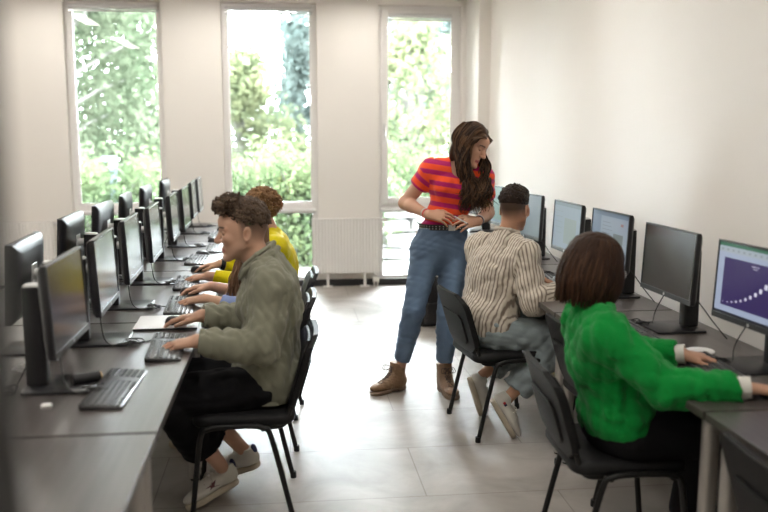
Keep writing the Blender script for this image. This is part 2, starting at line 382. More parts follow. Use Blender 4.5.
def make_monitor(kind=None):
    t = thing('monitor', 'x', 'monitor'); W, Hh, zt = .478, .305, .452; zc = zt-Hh/2; X0 = .077
    tl = math.radians(3)
    T = Matrix.Translation((X0, 0, zc)) @ Matrix.Rotation(-tl, 4, 'Y')
    def tr(mb): mb.v = [tuple(T @ Vector(p)) for p in mb.v]
    pr = rrect(W, Hh, .006, 3)
    def ring(x, iy, iz, dz=0., r=.006):
        return [(x, a, c+dz) for a, c in rrect(W-2*iy, Hh-2*iz, r, 4)]
    q = MB(); q.rings([ring(-.0005, .001, .001), ring(-.0005, 0, 0), ring(-.016, 0, 0), ring(-.020, .003, .003), ring(-.029, .012, .012, 0, .01), ring(-.036, .03, .026, 0, .02), ring(-.041, .06, .045, .0, .03), ring(-.044, .10, .07, 0, .03), ring(-.045, .14, .1, 0, .03)])
    tr(q); hs = q.build('housing', M['plastic_gloss'], t, angle=50)
    q = MB(); q.box(-.0452, -.0447, -.05, .05, -.02, .04)
    for z in (.118,): q.box(-.0362, -.0345, -W/2+.03, W/2-.03, z, z+.0025)
    tr(q); q.build('vent_slot', M['plastic'], hs, smooth=False)
    q = MB(); q.box(-.0005, .004, -W/2, W/2, -Hh/2, -Hh/2+.022); q.box(-.0005, .004, -W/2, W/2, Hh/2-.0065, Hh/2); q.box(-.0005, .004, -W/2, -W/2+.0065, -Hh/2+.022, Hh/2-.0065); q.box(-.0005, .004, W/2-.0065, W/2, -Hh/2+.022, Hh/2-.0065)
    tr(q); bz = q.build('bezel', M['bezel'], t, bevel=.001)
    q = MB(); q.rings([[(x, .007*math.cos(a*PI/8), -Hh/2+.011+.007*math.sin(a*PI/8)) for a in range(16)] for x in (.0041, .0046)]); tr(q); q.build('maker_badge', M['silver'], bz)
    if kind:
        b = screen_quads(kind, None); b.v = [tuple(T @ Vector((x+.0005, y, z-Hh/2+.024))) for x, y, z in b.v]
        b.build('display', M[kind+'set'] if kind+'set' in M else M['greenset'], t, smooth=False)
    else:
        q = MB(); q.box(0, .001, -W/2+.006, W/2-.006, -Hh/2+.022, Hh/2-.006); tr(q); q.build('display', M['screen_off'], t, smooth=False)
    q = MB(); q.rings([[(a-.036, c, z) for a, c in rrect(.068, .060, .010, 3)] for z in (.0105, .350)]); sc_ = q.build('stand_column', M['plastic'], t, bevel=.003)
    q = MB(); q.rings([[(a-.036, c, z) for a, c in rrect(.062-i, .054-i, .010, 3)] for z, i in ((.3502, 0), (.356, .004), (.358, .02))]); q.build('column_top_shine', M['silver'], sc_)  # silver piece stands in for light reflected off the black column's top
    q = MB(); q.tube([(-.01, 0, zc+.01), (X0-.03, 0, zc+.01)], .019, 12); q.box(X0-.05, X0-.038, -.045, .045, zc-.04, zc+.05); q.build('hinge', M['silver'], t, bevel=.002)
    q = MB(); q.rings([[(a+.045, c, z) for a, c in rrect(.225-i, .225-i, .012, 3)] for z, i in ((0, .002), (.001, 0), (.008, 0), (.0095, .004))]); q.build('stand_base', M['plastic_gloss'], t)
    return t
mon = make_monitor()
used = [False]
def put_mon(X, Y, yaw, label, group):
    # X,Y is the centre of the screen face
    x = X-.077*math.cos(yaw); y = Y-.077*math.sin(yaw)
    if not used[0]:
        used[0] = True; mon.location = (x, y, DZ); mon.rotation_euler = (0, 0, yaw); mon['label'] = label; mon['group'] = group; return mon
    return dup(mon, (x, y, DZ), yaw, label, group)
ordn = ['nearest the camera', 'second from the camera', 'third from the camera', 'fourth from the camera', 'fifth from the camera', 'sixth from the camera', 'second from the window wall', 'nearest the window wall']
AM = [(-.742, 2.98, .004), (-.745, 3.63, .04), (-.762, 4.37, .033), (-.757, 5.08, .03), (-.765, 6.02, .03), (-.765, 6.73, .01), (-.795, 7.60, .03), (-.80, 8.17, .03)]
for k, (x, y, a) in enumerate(AM):
    put_mon(x, y, a, 'dark-screened monitor facing the aisle in the left row, ' + ordn[k], 'switched off monitors facing the aisle')
BM = [(-1.05, 3.52, PI+.05), (-1.11, 4.52, PI+.02), (-1.105, 5.27, PI), (-1.115, 6.05, PI+.06), (-1.12, 6.95, PI+.02), (-1.11, 7.95, PI)]
ordb = ['nearest the camera', 'second from the camera', 'third from the camera', 'fourth from the camera', 'fifth from the camera', 'nearest the window wall']
for k, (x, y, a) in enumerate(BM):
    put_mon(x, y, a, 'monitor showing its black back behind the left row, ' + ordb[k], 'monitors seen from behind across the left desks')
RK = [(1.695, 2.935, 3.22, 'chart'), (1.665, 3.585, 3.17, None), (1.70, 4.38, 3.18, 'doc'), (1.67, 4.99, 3.16, 'sheet'), (1.64, 5.78, 3.30, 'grey'), (1.66, 6.52, 3.30, 'green'), (1.66, 7.5, 3.3, None)]
RL = ['lit monitor with a purple chart of rising white bars, at the right edge', 'large switched-off monitor with a dark screen on the right desk', 'lit monitor with a document page, just behind the brown bob', 'lit monitor with a pale sheet, left of the document monitor on the right desk', 'lit grey-blue monitor just right of the striped-shirt man\'s head', 'lit greenish monitor just left of the striped-shirt man\'s head', 'dark monitor glimpsed behind the standing woman\'s waist']
for (x, y, a, kd), lab in zip(RK, RL):
    if kd is None: put_mon(x, y, a, lab, 'monitors on the right-hand desks')
    else:
        t = make_monitor(kd); t.location = (x-.077*math.cos(a), y-.077*math.sin(a), DZ); t.rotation_euler = (0, 0, a); t['label'] = lab; t['group'] = 'monitors on the right-hand desks'

# ------------------------------------------------------------------ keyboards, mice, cables
def make_kb():
    t = thing('keyboard', 'x', 'keyboard'); L2, W2 = .218, .068
    q = MB(); q.rings([[(a, c, z + (.012 if z > 0 else 0)*(a+W2)/(2*W2)*(-1)+ (.006 if z > 0 else 0)) for a, c in rrect(2*W2-i, 2*L2-i, .008, 3)] for z, i in ((0, .003), (.002, 0), (.011, 0), (.013, .004))])
    q.build('shell', M['kbbody'], t, angle=60)
    q = MB(); qn = MB()
    rows = 6; tgt = [q]
    for r in range(rows):
        x = -W2+.008+r*.0198 + (.004 if r > 0 else 0); y = -L2+.008
        if r == 0: x = -W2+.006
        z = .0215-.0885*(x+W2)+.0
        def key(y0, y1):
            tgt[0].rings([[(x+.0085+a, (y0+y1)/2+c, z2-.085*(a)*.1) for a, c in rrect(.0165-i if r else .012-i, (y1-y0)-.003-i, .002, 1)] for z2, i in ((z-.006, 0), (z, .0035))])
        if r == 5:
            ws = [.025, .02, .025, .115, .025, .02, .02, .025]
        else: ws = [.0188]*15 if r else [.0165]*17
        for w in ws:
            if y+w > L2-.105: break
            key(y, y+w); y += w
        tgt[0] = qn
        for i in range(5): key(L2-.100+i*.0186, L2-.100+(i+1)*.0186)
        tgt[0] = q
    q.build('keys', M['key'], t, smooth=False); qn.build('number_keys', M['key'], t, smooth=False)
    return t
kb0 = make_kb(); kbu = [False]
def put_kb(x, y, a, label, group):
    if not kbu[0]:
        kbu[0] = True; kb0.location = (x, y, DZ); kb0.rotation_euler = (0, 0, a); kb0['label'] = label; kb0['group'] = group; return
    dup(kb0, (x, y, DZ), a, label, group)
# function-key side (local -x) points at the screen
G1 = 'keyboards on the left desks'; G2 = 'keyboards on the right desks'
put_kb(-.585, 2.905, -.03, 'black keyboard lying free in front of the nearest left monitor', G1)
put_kb(-.49, 3.47, .06, 'black keyboard under the hands of the man in the olive shirt', G1)
put_kb(-.535, 4.32, .05, 'black keyboard under the hands with light blue sleeves', G1)
put_kb(-.575, 4.98, .05, 'black keyboard under the near hand with a yellow sleeve', G1)
put_kb(-.61, 5.92, 0, 'black keyboard behind the wrist of the person in yellow', G1)
put_kb(-.53, 6.50, 0.03, 'black keyboard on the left row just in front of the young man\'s nose', G1)
put_kb(-.58, 7.35, 0, 'black keyboard on the left row second from the window wall', G1)
put_kb(-.55, 8.05, .1, 'black keyboard on the left row nearest the window wall', G1)
put_kb(1.535, 2.90, PI-.09, 'black keyboard between the hands of the woman in green', G2)
put_kb(1.475, 3.52, PI, 'black keyboard behind the green sleeve in front of the switched-off monitor', G2)
put_kb(1.50, 4.92, PI-.1, 'black keyboard in front of the man in the striped shirt', G2)

def make_mouse():
    t = thing('computer_mouse', 'x', 'mouse')
    R = []
    for i in range(9):
        a = i/8; z = .036*math.sin(a*PI/2); s = math.cos(a*PI/2)**.6 if i < 8 else .08
        R.append([(.052*s*math.cos(2*PI*j/20), .029*s*math.sin(2*PI*j/20), z*(1-.18*math.cos(2*PI*j/20)*s)) for j in range(20)])
    q = MB(); q.rings(R); q.build('shell', M['plastic_gloss'], t, angle=80)
    q = MB(); q.rings([[(-.026+.009*math.cos(2*PI*j/12), y, .026+.009*math.sin(2*PI*j/12)) for j in range(12)] for y in (-.0035, .0035)]); q.build('scroll_wheel', M['bezel'], t)
    return t
ms0 = make_mouse(); msu = [False]
def put_ms(x, y, a, label, m=None):
    if not msu[0]:
        msu[0] = True; ms0.location = (x, y, DZ); ms0.rotation_euler = (0, 0, a); ms0['label'] = label; ms0['group'] = 'computer mice on the desks'; return ms0
    return dup(ms0, (x, y, DZ), a, label, 'computer mice on the desks')
put_ms(-.50, 3.87, .1, 'black mouse under the far hand of the man in the olive shirt')
put_ms(-.53, 4.68, 0, 'black mouse under the far hand with a light blue sleeve')
put_ms(-.555, 5.45, 0, 'black mouse under the far hand of the person in yellow')
put_ms(-.60, 6.17, .3, 'dark mouse lying free behind the keyboard in the left row, third from the windows')
put_ms(-.58, 6.95, .3, 'dark mouse lying free on the left row, second from the windows')
put_ms(-.57, 7.75, .2, 'dark mouse lying free on the left row nearest the windows')
put_ms(1.49, 3.22, PI, 'black mouse beside the green cuff on the right desk')
put_ms(1.42, 4.55, PI, 'black mouse near the watch hand of the striped-shirt man')
put_ms(1.60, 2.60, PI, 'black mouse under the near hand of the woman in green')
put_ms(1.52, 5.33, PI, 'dark mouse just below the grey-blue monitor on the right desk')
q = MB(); q.rings([[(-.765+a, 2.73+c, DZ+z) for a, c in rrect(.034-i, .026-i, .008, 3)] for z, i in ((0, .002), (.002, 0), (.011, 0), (.015, .008))]); tag(q.build('cable_adapter', M['white']), 'small white cable adapter in front of the nearest left monitor base', 'adapter')
def cable(pts, label, r=.0026, grp='loose cables on the desks', m=None, name='cable'):
    P = spline(pts, 6); q = MB(); q.tube(P, r, 6); o = q.build(name, m or M['cable']); tag(o, label, 'cable', grp); return o
def squiggle(x, y, n=9, rx=.045, ry=.10, seed=1):
    # a loosely coiled spare length of cable: overlapping uneven loops drifting across the desk
    g = random.Random(seed); pts = []; m = n*3; dx, dy = g.uniform(-.04, .04), g.uniform(-.10, .10)
    for i in range(m):
        a = i*1.25+g.uniform(-.3, .3); r = .5+.5*math.sin(i*.9+seed)**2; t = i/m-.5
        pts.append((x+dx*t+rx*.8*math.cos(a)*r, y+dy*t+ry*.55*math.sin(a)*r, DZ+.004+.012*g.random()+.0028*(i % 5)))
    return pts
for k, (x, y, a) in enumerate(AM):
    xs_ = x-.077; zb = DZ+.14
    pts = [(x-.03, y-.05, zb+.04), (x-.02, y-.07, zb-.03), (x-.0, y-.10, DZ+.03), (x+.05, y-.12, DZ+.005)] + squiggle(x+.10, y-.10, 8, .05, .08, k+3) + [(x+.16, y-.05, DZ+.004), (x+.19, y+.04, DZ+.006)]
    cable(pts, 'tangled black cable beside the left aisle-side monitor ' + ordn[k])
    pts = [(xs_-.03, y+.02, DZ+.22), (xs_-.07, y+.0, DZ+.08), (xs_-.10, y-.03, DZ+.01)] + squiggle(xs_-.12, y-.10, 10, .05, .13, k+33) + [(xs_-.14, y-.20, DZ+.006)]
    cable(pts, 'tangled cable on the desk behind the left aisle-side monitor ' + ordn[k], m=M['cable'])
    pts = [(xs_-.02, y+.1, DZ+.16), (xs_-.09, y+.14, DZ+.03)] + squiggle(xs_-.13, y+.2, 9, .06, .12, k+63)
    cable(pts, 'pale grey cable on the desk behind the left aisle-side monitor ' + ordn[k], m=M['silver'], r=.003)
RS_ = ['lit purple-chart monitor', 'switched-off monitor on the right desk', 'lit monitor with the document page', 'lit monitor with the pale sheet', 'lit grey-blue monitor', 'lit greenish monitor', 'dark far monitor']
for k, (x, y, a, kd) in enumerate(RK):
    nm = RL[k]
    cx, cy = x+.077, y
    if k < 5:
        pts = [(x+.03, y-.07, DZ+.20), (x+.05, y-.17, DZ+.17), (x+.10, y-.24, DZ+.08), (min(x+.15, 1.87), y-.27, DZ+.012)]
        cable(pts, 'black cable hanging in an arc behind the ' + RS_[k])
        pts = [(x+.03, y+.07, DZ+.15), (x-.0, y+.10, DZ+.06), (x-.03, y+.06, DZ+.006)] + squiggle(x-.09, y+.08, 9, .06, .09, k+13)+[(x-.14, y-.10, DZ+.005), (x-.15, y-.18, DZ+.005)]
        cable(pts, 'black cable curled in front of the ' + RS_[k])
# white disc, notebook, odds and ends
q = MB(); q.lathe([(.052, 0), (.056, .002), (.056, .006), (.052, .008)], (1.625, 3.17, DZ), 36); tag(q.build('coaster', M['white']), 'round white coaster between monitor and keyboard on the right desk', 'coaster')
t = thing('notebook', 'closed notebook with a white cover under the mouse hand of the olive-shirt man', 'notebook', (-.545, 3.93, DZ), .03)
box('page_block', -.138, .138, -.135, .135, .001, .009, M['bezel'], t, bevel=.001); box('cover', -.14, .14, -.137, .137, .0092, .011, M['white'], t, bevel=.001)
for ch in ms0.children: pass
ms0.location.z = DZ+.012
t = thing('webcam', 'black cylindrical webcam lying below the nearest left screen', 'webcam', (-.70, 2.98, DZ), .5)
q = MB(); q.tube([(-.045, 0, .022), (.05, 0, .022)], .021, 18); q.build('barrel', M['plastic'], t, bevel=.002)
q = MB(); q.tube([(.05, 0, .022), (.054, 0, .022)], .017, 18); q.build('lens_ring', mat('brass_ring', (.5, .35, .18), .35, metal=.8), t)
q = MB(); q.tube([(.054, 0, .022), (.056, 0, .022)], .011, 18); q.build('lens', M['screen_off'], t)

# ------------------------------------------------------------------ chairs
def make_chair():
    t = thing('conference_chair', 'x', 'chair')
    zs = .425; w = .235
    n = 5
    q = MB(); q.rings([[(a+.0, c, z+.006*(1-(c/.2)**2)) for a, c in rrect(.42-i, .44-i, .06, 5)] for z, i in ((zs-.012, .01), (zs-.004, 0), (zs+.018, 0), (zs+.032, .02), (zs+.037, .06))])
    st = q.build('seat', M['seat'], t, angle=70)
    # curved plastic back shell
    zb0, zb1 = .455, .775
    def backx(z, y): return -.205-.30*(z-zb0)-.10*max(0, z-.7)+.30*y*y+.0
    def shell(w_, h0, h1, off0, off1, r):
        out = []
        NY, NZ = 13, 9
        hw = w_/2
        vs = []; fs = []
        for side, off in ((0, off0), (1, off1)):
            for i in range(NZ):
                for j in range(NY):
                    z = h0+(h1-h0)*i/(NZ-1); y = -hw+2*hw*j/(NY-1)
                    # rounded corners
                    cz = min(z-h0, h1-z); cy = hw-abs(y)
                    if cz < r and cy < r:
                        k_ = r-math.sqrt(max(0, r*r-(r-cz)**2)); y = math.copysign(min(abs(y), hw-k_), y)
                    vs.append((backx(z, y)+off, y, z))
        K = NY*NZ
        for i in range(NZ-1):
            for j in range(NY-1):
                a = i*NY+j; fs.append((a, a+1, a+NY+1, a+NY)); fs.append((K+a, K+a+NY, K+a+NY+1, K+a+1))
        for j in range(NY-1):
            fs.append((j, K+j, K+j+1, j+1)); a = (NZ-1)*NY+j; fs.append((a, a+1, K+a+1, K+a))
        for i in range(NZ-1):
            a = i*NY; fs.append((a, a+NY, K+a+NY, K+a)); a = i*NY+NY-1; fs.append((a, K+a, K+a+NY, a+NY))
        return vs, fs
    q = MB(); q.add(*shell(.44, zb0, zb1, -.012, .012, .07)); q.add(*shell(.30, .50, .66, -.022, -.011, .03)); bk = q.build('backrest', M['seat'], t, bevel=.003, angle=60)
    q = MB(); q.add(*shell(.41, zb0+.02, zb1-.025, .0125, .028, .06)); q.build('cushion', M['seat'], bk, bevel=.006, angle=60)
    for s in (-1, 1):
        y = s*w
        q = MB(); q.tube(spline([(-.20, y*1.02, 0.01), (-.115, y, zs-.06), (-.085, y, zs-.015)], 5), .0115, 10); l = q.build('leg', M['tube'], t)
        q = MB(); q.lathe([(.014, 0), (.015, .006), (.0135, .03)], (-.202, y*1.02, 0), 12); q.build('foot_cap', M['plastic'], l)
        q = MB(); q.tube(spline([(.215, y*1.02, .01), (.175, y, zs-.06), (.145, y, zs-.012)], 5), .0115, 10); l = q.build('leg', M['tube'], t)
        q = MB(); q.lathe([(.014, 0), (.015, .006), (.0135, .03)], (.216, y*1.02, 0), 12); q.build('foot_cap', M['plastic'], l)
    q = MB()
    for s in (-1, 1):
        y = s*w
        q.tube(spline([(-.085, y, zs-.015), (-.04, y, zs-.004), (.1, y, zs-.004), (.145, y, zs-.012)], 5), .0115, 10)
        q.tube(spline([(-.10, s*.205, zs-.02), (-.165, s*.20, zs-.012), (-.192, s*.19, zs+.05), (-.222, s*.185, zs+.15)], 5), .0105, 10)
    q.tube([(-.08, -w, zs-.02), (-.08, w, zs-.02)], .010); q.tube([(.14, -w, zs-.02), (.14, w, zs-.02)], .010)
    q.build('seat_frame', M['tube'], t)
    return t
ch = make_chair(); chu = [False]
def put_ch(x, y, a, label, group='black stacking chairs at the desks'):
    if not chu[0]:
        chu[0] = True; ch.location = (x, y, 0); ch.rotation_euler = (0, 0, a); ch['label'] = label; ch['group'] = group; return
    dup(ch, (x, y, 0), a, label, group)
put_ch(-.19, 3.64, PI, 'black chair under the man in the olive shirt')
put_ch(-.17, 4.46, PI, 'black chair whose back shows just behind the olive-shirt man\'s chair')
put_ch(-.13, 5.22, PI, 'black chair under the person in yellow, farthest back in the left row')
put_ch(1.145, 4.50, .13, 'black chair under the man in the striped shirt')
put_ch(1.50, 3.66, .02, 'empty black chair pushed in between the striped-shirt man and the woman in green')
put_ch(1.20, 2.98, -.04, 'black chair under the woman in the green jumper')
put_ch(1.50, 2.02, -.06, 'empty black chair at the bottom right corner of the picture')
t = thing('backpack', 'black backpack on the floor behind the standing woman', 'backpack', (1.19, 7.05, 0), .3)
q = MB(); q.rings([[(a, c+.02*z, z) for a, c in rrect(.26*s, .17*s, .06*s, 5)] for z, s in ((0.0, .9), (.02, 1.), (.2, 1.02), (.32, .92), (.39, .7), (.41, .4))]); q.build('bag', M['bag'], t, angle=70)
q = MB(); q.rings([[(a, -.105+c, z) for a, c in rrect(.2*s, .05*s, .02*s, 4)] for z, s in ((.03, .9), (.05, 1), (.18, 1), (.2, .8))]); q.build('front_pocket', M['bag'], t)
q = MB(); q.tube(spline([(-.03, 0, .40), (-.02, .0, .44), (.02, 0, .44), (.03, 0, .40)], 5), .008); q.build('handle', M['bag'], t)
q = MB(); q.tube(spline([(-.1, -.03, .36), (-.17, -.09, .25), (-.2, -.1, .05), (-.22, -.12, .01)], 5), .010); q.build('strap', M['bag'], t)
# chair seen behind the standing woman's hip, far end of the right row
put_ch(1.66, 8.0, .0, 'black chair behind the standing woman\'s hip near the right window')

# ------------------------------------------------------------------ outside
sbox('ground', -30, 30, YB+.3, 60, -.5, -.25, M['ground'], bevel=0)
def leaves(name, centers, n, size, m, parent, spread, droop=0., seed=0):
    g = np.random.default_rng(seed)
    c = np.array(centers); idx = g.integers(0, len(c), n)
    p = c[idx, :3]+g.normal(size=(n, 3))*np.array(spread)*c[idx, 3:4]
    if droop: p[:, 2] -= g.random(n)**2*droop
    a = g.normal(size=(n, 3)); a /= np.linalg.norm(a, axis=1)[:, None]
    b_ = np.cross(a, g.normal(size=(n, 3))); b_ /= np.linalg.norm(b_, axis=1)[:, None]
    s = size*(.6+.8*g.random(n))[:, None]
    V = np.stack([p-a*s, p+b_*s*.55, p+a*s, p-b_*s*.55], 1).reshape(-1, 3)
    me = bpy.data.meshes.new(name); me.vertices.add(4*n); me.vertices.foreach_set('co', V.ravel().astype(np.float32))
    me.loops.add(4*n); me.loops.foreach_set('vertex_index', np.arange(4*n, dtype=np.int32)); me.polygons.add(n)
    me.polygons.foreach_set('loop_start', np.arange(0, 4*n, 4, dtype=np.int32)); me.update(calc_edges=True); me.materials.append(m)
    o = bpy.data.objects.new(name, me); COL.objects.link(o); o.parent = parent; return o
def tree(x, y, h, r, m, label, n=9000, size=.09, seed=1, droop=0., zc=.35, name='tree', cat='tree'):
    g = random.Random(seed); t = thing(name, label, cat, (x, y, -.25))
    q = MB(); q.tube(spline([(0, 0, 0), (g.uniform(-.2, .2), .1, h*.35), (g.uniform(-.3, .3), 0, h*.65), (0, 0, h*.95)], 5), [.16*(1-i/16)+.02 for i in range(16)], 8); q.build('trunk', M['bark'], t)
    cen = []; q = MB()
    for i in range(46):
        z = h*(zc+(1-zc)*g.random()); k = math.sin(min(1, (1-(z/h-zc)/(1-zc)))*PI*.55+.15); a = g.random()*2*PI; rr = r*k*math.sqrt(g.random())
        cx, cy = rr*math.cos(a), rr*math.sin(a); cen.append((cx, cy, z, .5+.5*g.random()))
        q.tube([(0, 0, z*.75), (cx*.5, cy*.5, z*.9), (cx, cy, z)], [.045, .025, .01], 5)
    q.build('branches', M['bark'], t)
    leaves('crown', cen, n, size, m, t, (r*.22, r*.22, r*.26), droop, seed)
    return t
tree(-4.3, 17.5, 9.5, 2.3, M['leaf_birch'], 'weeping birch filling the left window', 46000, .062, 3, 2.2, .12)
tree(-3.9, 23, 9.6, 2.0, M['leaf_birch'], 'pale birch at the right side of the left window', 30000, .07, 13, 1.8, .1)
tree(-6.6, 23, 10.5, 2.6, M['leaf_birch'], 'tall birch behind the left edge of the left window', 9000, .1, 23, 2., .1)
tree(-1.3, 27, 4.0, 1.7, M['leaf_green'], 'yellow-green round tree low in the middle window', 14000, .08, 4, 0, .1)
tree(.45, 30, 5.6, 1.4, M['leaf_haze'], 'taller haze-tinted tree at the right of the middle window', 14000, .085, 5, 0, .15)
tree(4.0, 26, 9.6, 2.6, M['leaf_haze'], 'tall hazy bluish tree filling the right window', 30000, .085, 6, 0, .1)
tree(3.0, 21, 4.3, 1.6, M['leaf_green'], 'low yellow-green tree at the bottom of the right window', 8000, .08, 8, 0, .1)
tree(6.4, 29, 10.5, 2.6, M['leaf_haze'], 'tree behind the right edge of the right window', 9000, .12, 9, 0, .1)
def bush(x, y, h, r, label, seed, m=None):
    t = thing('bush', label, 'bush', (x, y, -.25), group='bushes just outside the windows'); g = random.Random(seed)
    cen = [(g.uniform(-r, r), g.uniform(-r*.5, r*.5), g.uniform(.1, h), 1) for _ in range(26)]
    q = MB()
    for c in cen: q.tube([(c[0]*.2, c[1]*.2, 0), (c[0]*.7, c[1]*.7, c[2]*.6), c[:3]], [.02, .012, .006], 4)
    q.build('stems', M['bark'], t); leaves('foliage', cen, 7000, .045, m or M['leaf_bush'], t, (.22, .18, .2), 0, seed)
bush(-2.6, 13.2, 1.25, 1.0, 'leafy bush low in the left window', 31)
bush(-.75, 12.6, 1.35, .8, 'dense green bush at the left of the lower middle pane', 32)
bush(.55, 12.4, 1.35, .8, 'dense green bush at the right of the lower middle pane', 33)
bush(2.2, 15.5, 1.5, 1.2, 'green bush behind the stone pile in the lower right pane', 34)
t = thing('post_lamp', 'dark post lamp outside the left window', 'street lamp', (-2.62, 13.6, -.25))
q = MB(); q.box(-.045, .045, -.045, .045, 0, 1.42); q.build('post', M['post'], t, bevel=.004)
q = MB(); q.box(-.16, .05, -.05, .05, 1.42, 1.50); q.build('lamp_head', M['post'], t, bevel=.006)
g = random.Random(5)
for i in range(16):
    lay = i//4; x = 1.5+.62*(i % 4)+.25*(lay % 2)+g.uniform(-.05, .05)
    q = MB(); T = Matrix.Translation((x, 12.6+g.uniform(-.1, .1), -.25+lay*.205+.1)) @ Matrix.Rotation(g.uniform(-.12, .12), 4, 'Y') @ Matrix.Rotation(g.uniform(-.2, .2), 4, 'Z')
    q.box(-.30, .30, -.25, .25, -.075, .075, T); o = q.build('stone_slab', M['stone'], bevel=.03, seg=3)
    tag(o, 'rough pale stone slab in the pile outside the lower right pane', 'stone', 'stone slabs piled outside the right window')
# ------------------------------------------------------------------ people: bodies grown as one blended surface
def V3(p): return np.array(p, dtype=np.float64)
def unit(v): v = V3(v); return v/np.linalg.norm(v)
class Vol:
    def __init__(s): s.p = []
    def cone(s, a, b, ra, rb, k=.015, op='u', flat=None, ratio=1., cut0=None, cut1=None):
        """tapered limb a->b; flat: direction in which it is thinner by ratio (<1); cut: plane caps"""
        a, b = V3(a), V3(b); R = max(ra, rb)
        s.p.append(('cone', a, b, ra, rb, k, op, None if flat is None else unit(flat), ratio, cut0, cut1, np.minimum(a, b)-R-k-.02, np.maximum(a, b)+R+k+.02)); return s
    def chain(s, pts, rad, k=.015, **kw):
        for i in range(len(pts)-1): s.cone(pts[i], pts[i+1], rad[i], rad[i+1], k, **kw)
        return s
    def ell(s, c, r, axes=None, k=.015, op='u'):
        """ellipsoid with radii r along axes rows"""
        c = V3(c); r = V3(r); A = np.eye(3) if axes is None else np.array(axes); R = max(r)
        s.p.append(('ell', c, r, A, k, op, c-R-k-.02, c+R+k+.02)); return s
    def plane(s, pt, n, lo, hi):
        """cut away the side the normal points to, within the box lo..hi"""
        s.p.append(('plane', V3(pt), unit(n), V3(lo), V3(hi))); return s
    def noise(s, amp, freq, seed=0, lo=None, hi=None, stretch=(1, 1, 1), ridged=True):
        s.p.append(('noise', amp, freq, seed, lo, hi, V3(stretch), ridged)); return s
    def mesh(s, h):
        lo = np.min([q[-2] for q in s.p if (q[0] == 'cone' and q[6] == 'u') or (q[0] == 'ell' and q[5] == 'u')], axis=0)-h*2
        hi = np.max([q[-1] for q in s.p if (q[0] == 'cone' and q[6] == 'u') or (q[0] == 'ell' and q[5] == 'u')], axis=0)+h*2
        n = np.ceil((hi-lo)/h).astype(int)+1
        D = np.full(n, .05, np.float32)
        ax = [lo[i]+h*np.arange(n[i]) for i in range(3)]
        for q in s.p:
            if q[0] == 'noise': l2, h2 = (lo if q[4] is None else V3(q[4])), (hi if q[5] is None else V3(q[5]))
            else: l2, h2 = q[-2], q[-1]
            i0 = np.clip(np.floor((l2-lo)/h).astype(int), 0, n-1); i1 = np.clip(np.ceil((h2-lo)/h).astype(int)+1, 1, n)
            sl = tuple(slice(i0[i], i1[i]) for i in range(3))
            if any(i1[i] <= i0[i] for i in range(3)): continue
            X = ax[0][sl[0]][:, None, None].astype(np.float32); Y = ax[1][sl[1]][None, :, None].astype(np.float32); Z = ax[2][sl[2]][None, None, :].astype(np.float32)
            sub = D[sl]
            if q[0] == 'cone':
                _, a, b, ra, rb, k, op, flat, ratio, c0, c1, _, _ = q
                ab = b-a; L2 = float(ab@ab)+1e-12
                px, py, pz = X-a[0], Y-a[1], Z-a[2]
                t0 = (px*ab[0]+py*ab[1]+pz*ab[2])/L2; t = np.clip(t0, 0, 1)
                qx, qy, qz = px-t*ab[0], py-t*ab[1], pz-t*ab[2]
                if flat is not None:
                    f = (qx*flat[0]+qy*flat[1]+qz*flat[2])*(1/ratio-1); qx = qx+f*flat[0]; qy = qy+f*flat[1]; qz = qz+f*flat[2]
                d = np.sqrt(qx*qx+qy*qy+qz*qz)-(ra+(rb-ra)*t)
                if flat is not None: d = d*(.5+.5*ratio)
                L = math.sqrt(L2)
                if c0 is not None: d = np.maximum(d, (-t0+c0)*L)
                if c1 is not None: d = np.maximum(d, (t0-c1)*L)
            elif q[0] == 'ell':
                _, c, r, A, k, op, _, _ = q
                px, py, pz = X-c[0], Y-c[1], Z-c[2]; k0 = 0; k1 = 0
                for i in range(3):
                    e = px*A[i][0]+py*A[i][1]+pz*A[i][2]; k0 = k0+(e/r[i])**2; k1 = k1+(e/r[i]**2)**2
                k0 = np.sqrt(k0); k1 = np.sqrt(k1)+1e-9; d = k0*(k0-1)/k1
            elif q[0] == 'plane':
                d = (X-q[1][0])*q[2][0]+(Y-q[1][1])*q[2][1]+(Z-q[1][2])*q[2][2]; D[sl] = np.maximum(sub, d); continue
            elif q[0] == 'noise':
                _, amp, fr, seed, _, _, st, rid = q; g = np.random.default_rng(seed); acc = 0
                msk = sub < amp*3+.02
                ii = np.nonzero(msk); P = np.stack([ax[i][i0[i]+ii[i]]*st[i] for i in range(3)], 1); acc = np.zeros(len(P))
                for o_ in range(5):
                    kv = g.normal(size=3); kv = kv/np.linalg.norm(kv)*fr*(.7+.8*g.random()); mv = g.normal(size=3); mv = mv/np.linalg.norm(mv)*fr*.5
                    ph = g.random()*6
                    w = np.sin(P@kv+ph+1.6*np.sin(P@mv+ph*2)); acc += (1-2*np.abs(w)) if rid else w
                sub[ii] += (amp*acc/3).astype(np.float32); D[sl] = sub; continue
            if op == 'u':
                if k > 0: hh = np.clip(.5+.5*(sub-d)/k, 0, 1); D[sl] = sub*(1-hh)+d*hh-k*hh*(1-hh)
                else: D[sl] = np.minimum(sub, d)
            else:
                if k > 0: hh = np.clip(.5-.5*(sub+d)/k, 0, 1); D[sl] = sub*(1-hh)+(-d)*hh+k*hh*(1-hh)
                else: D[sl] = np.maximum(sub, -d)
        return nets(D, lo, h)

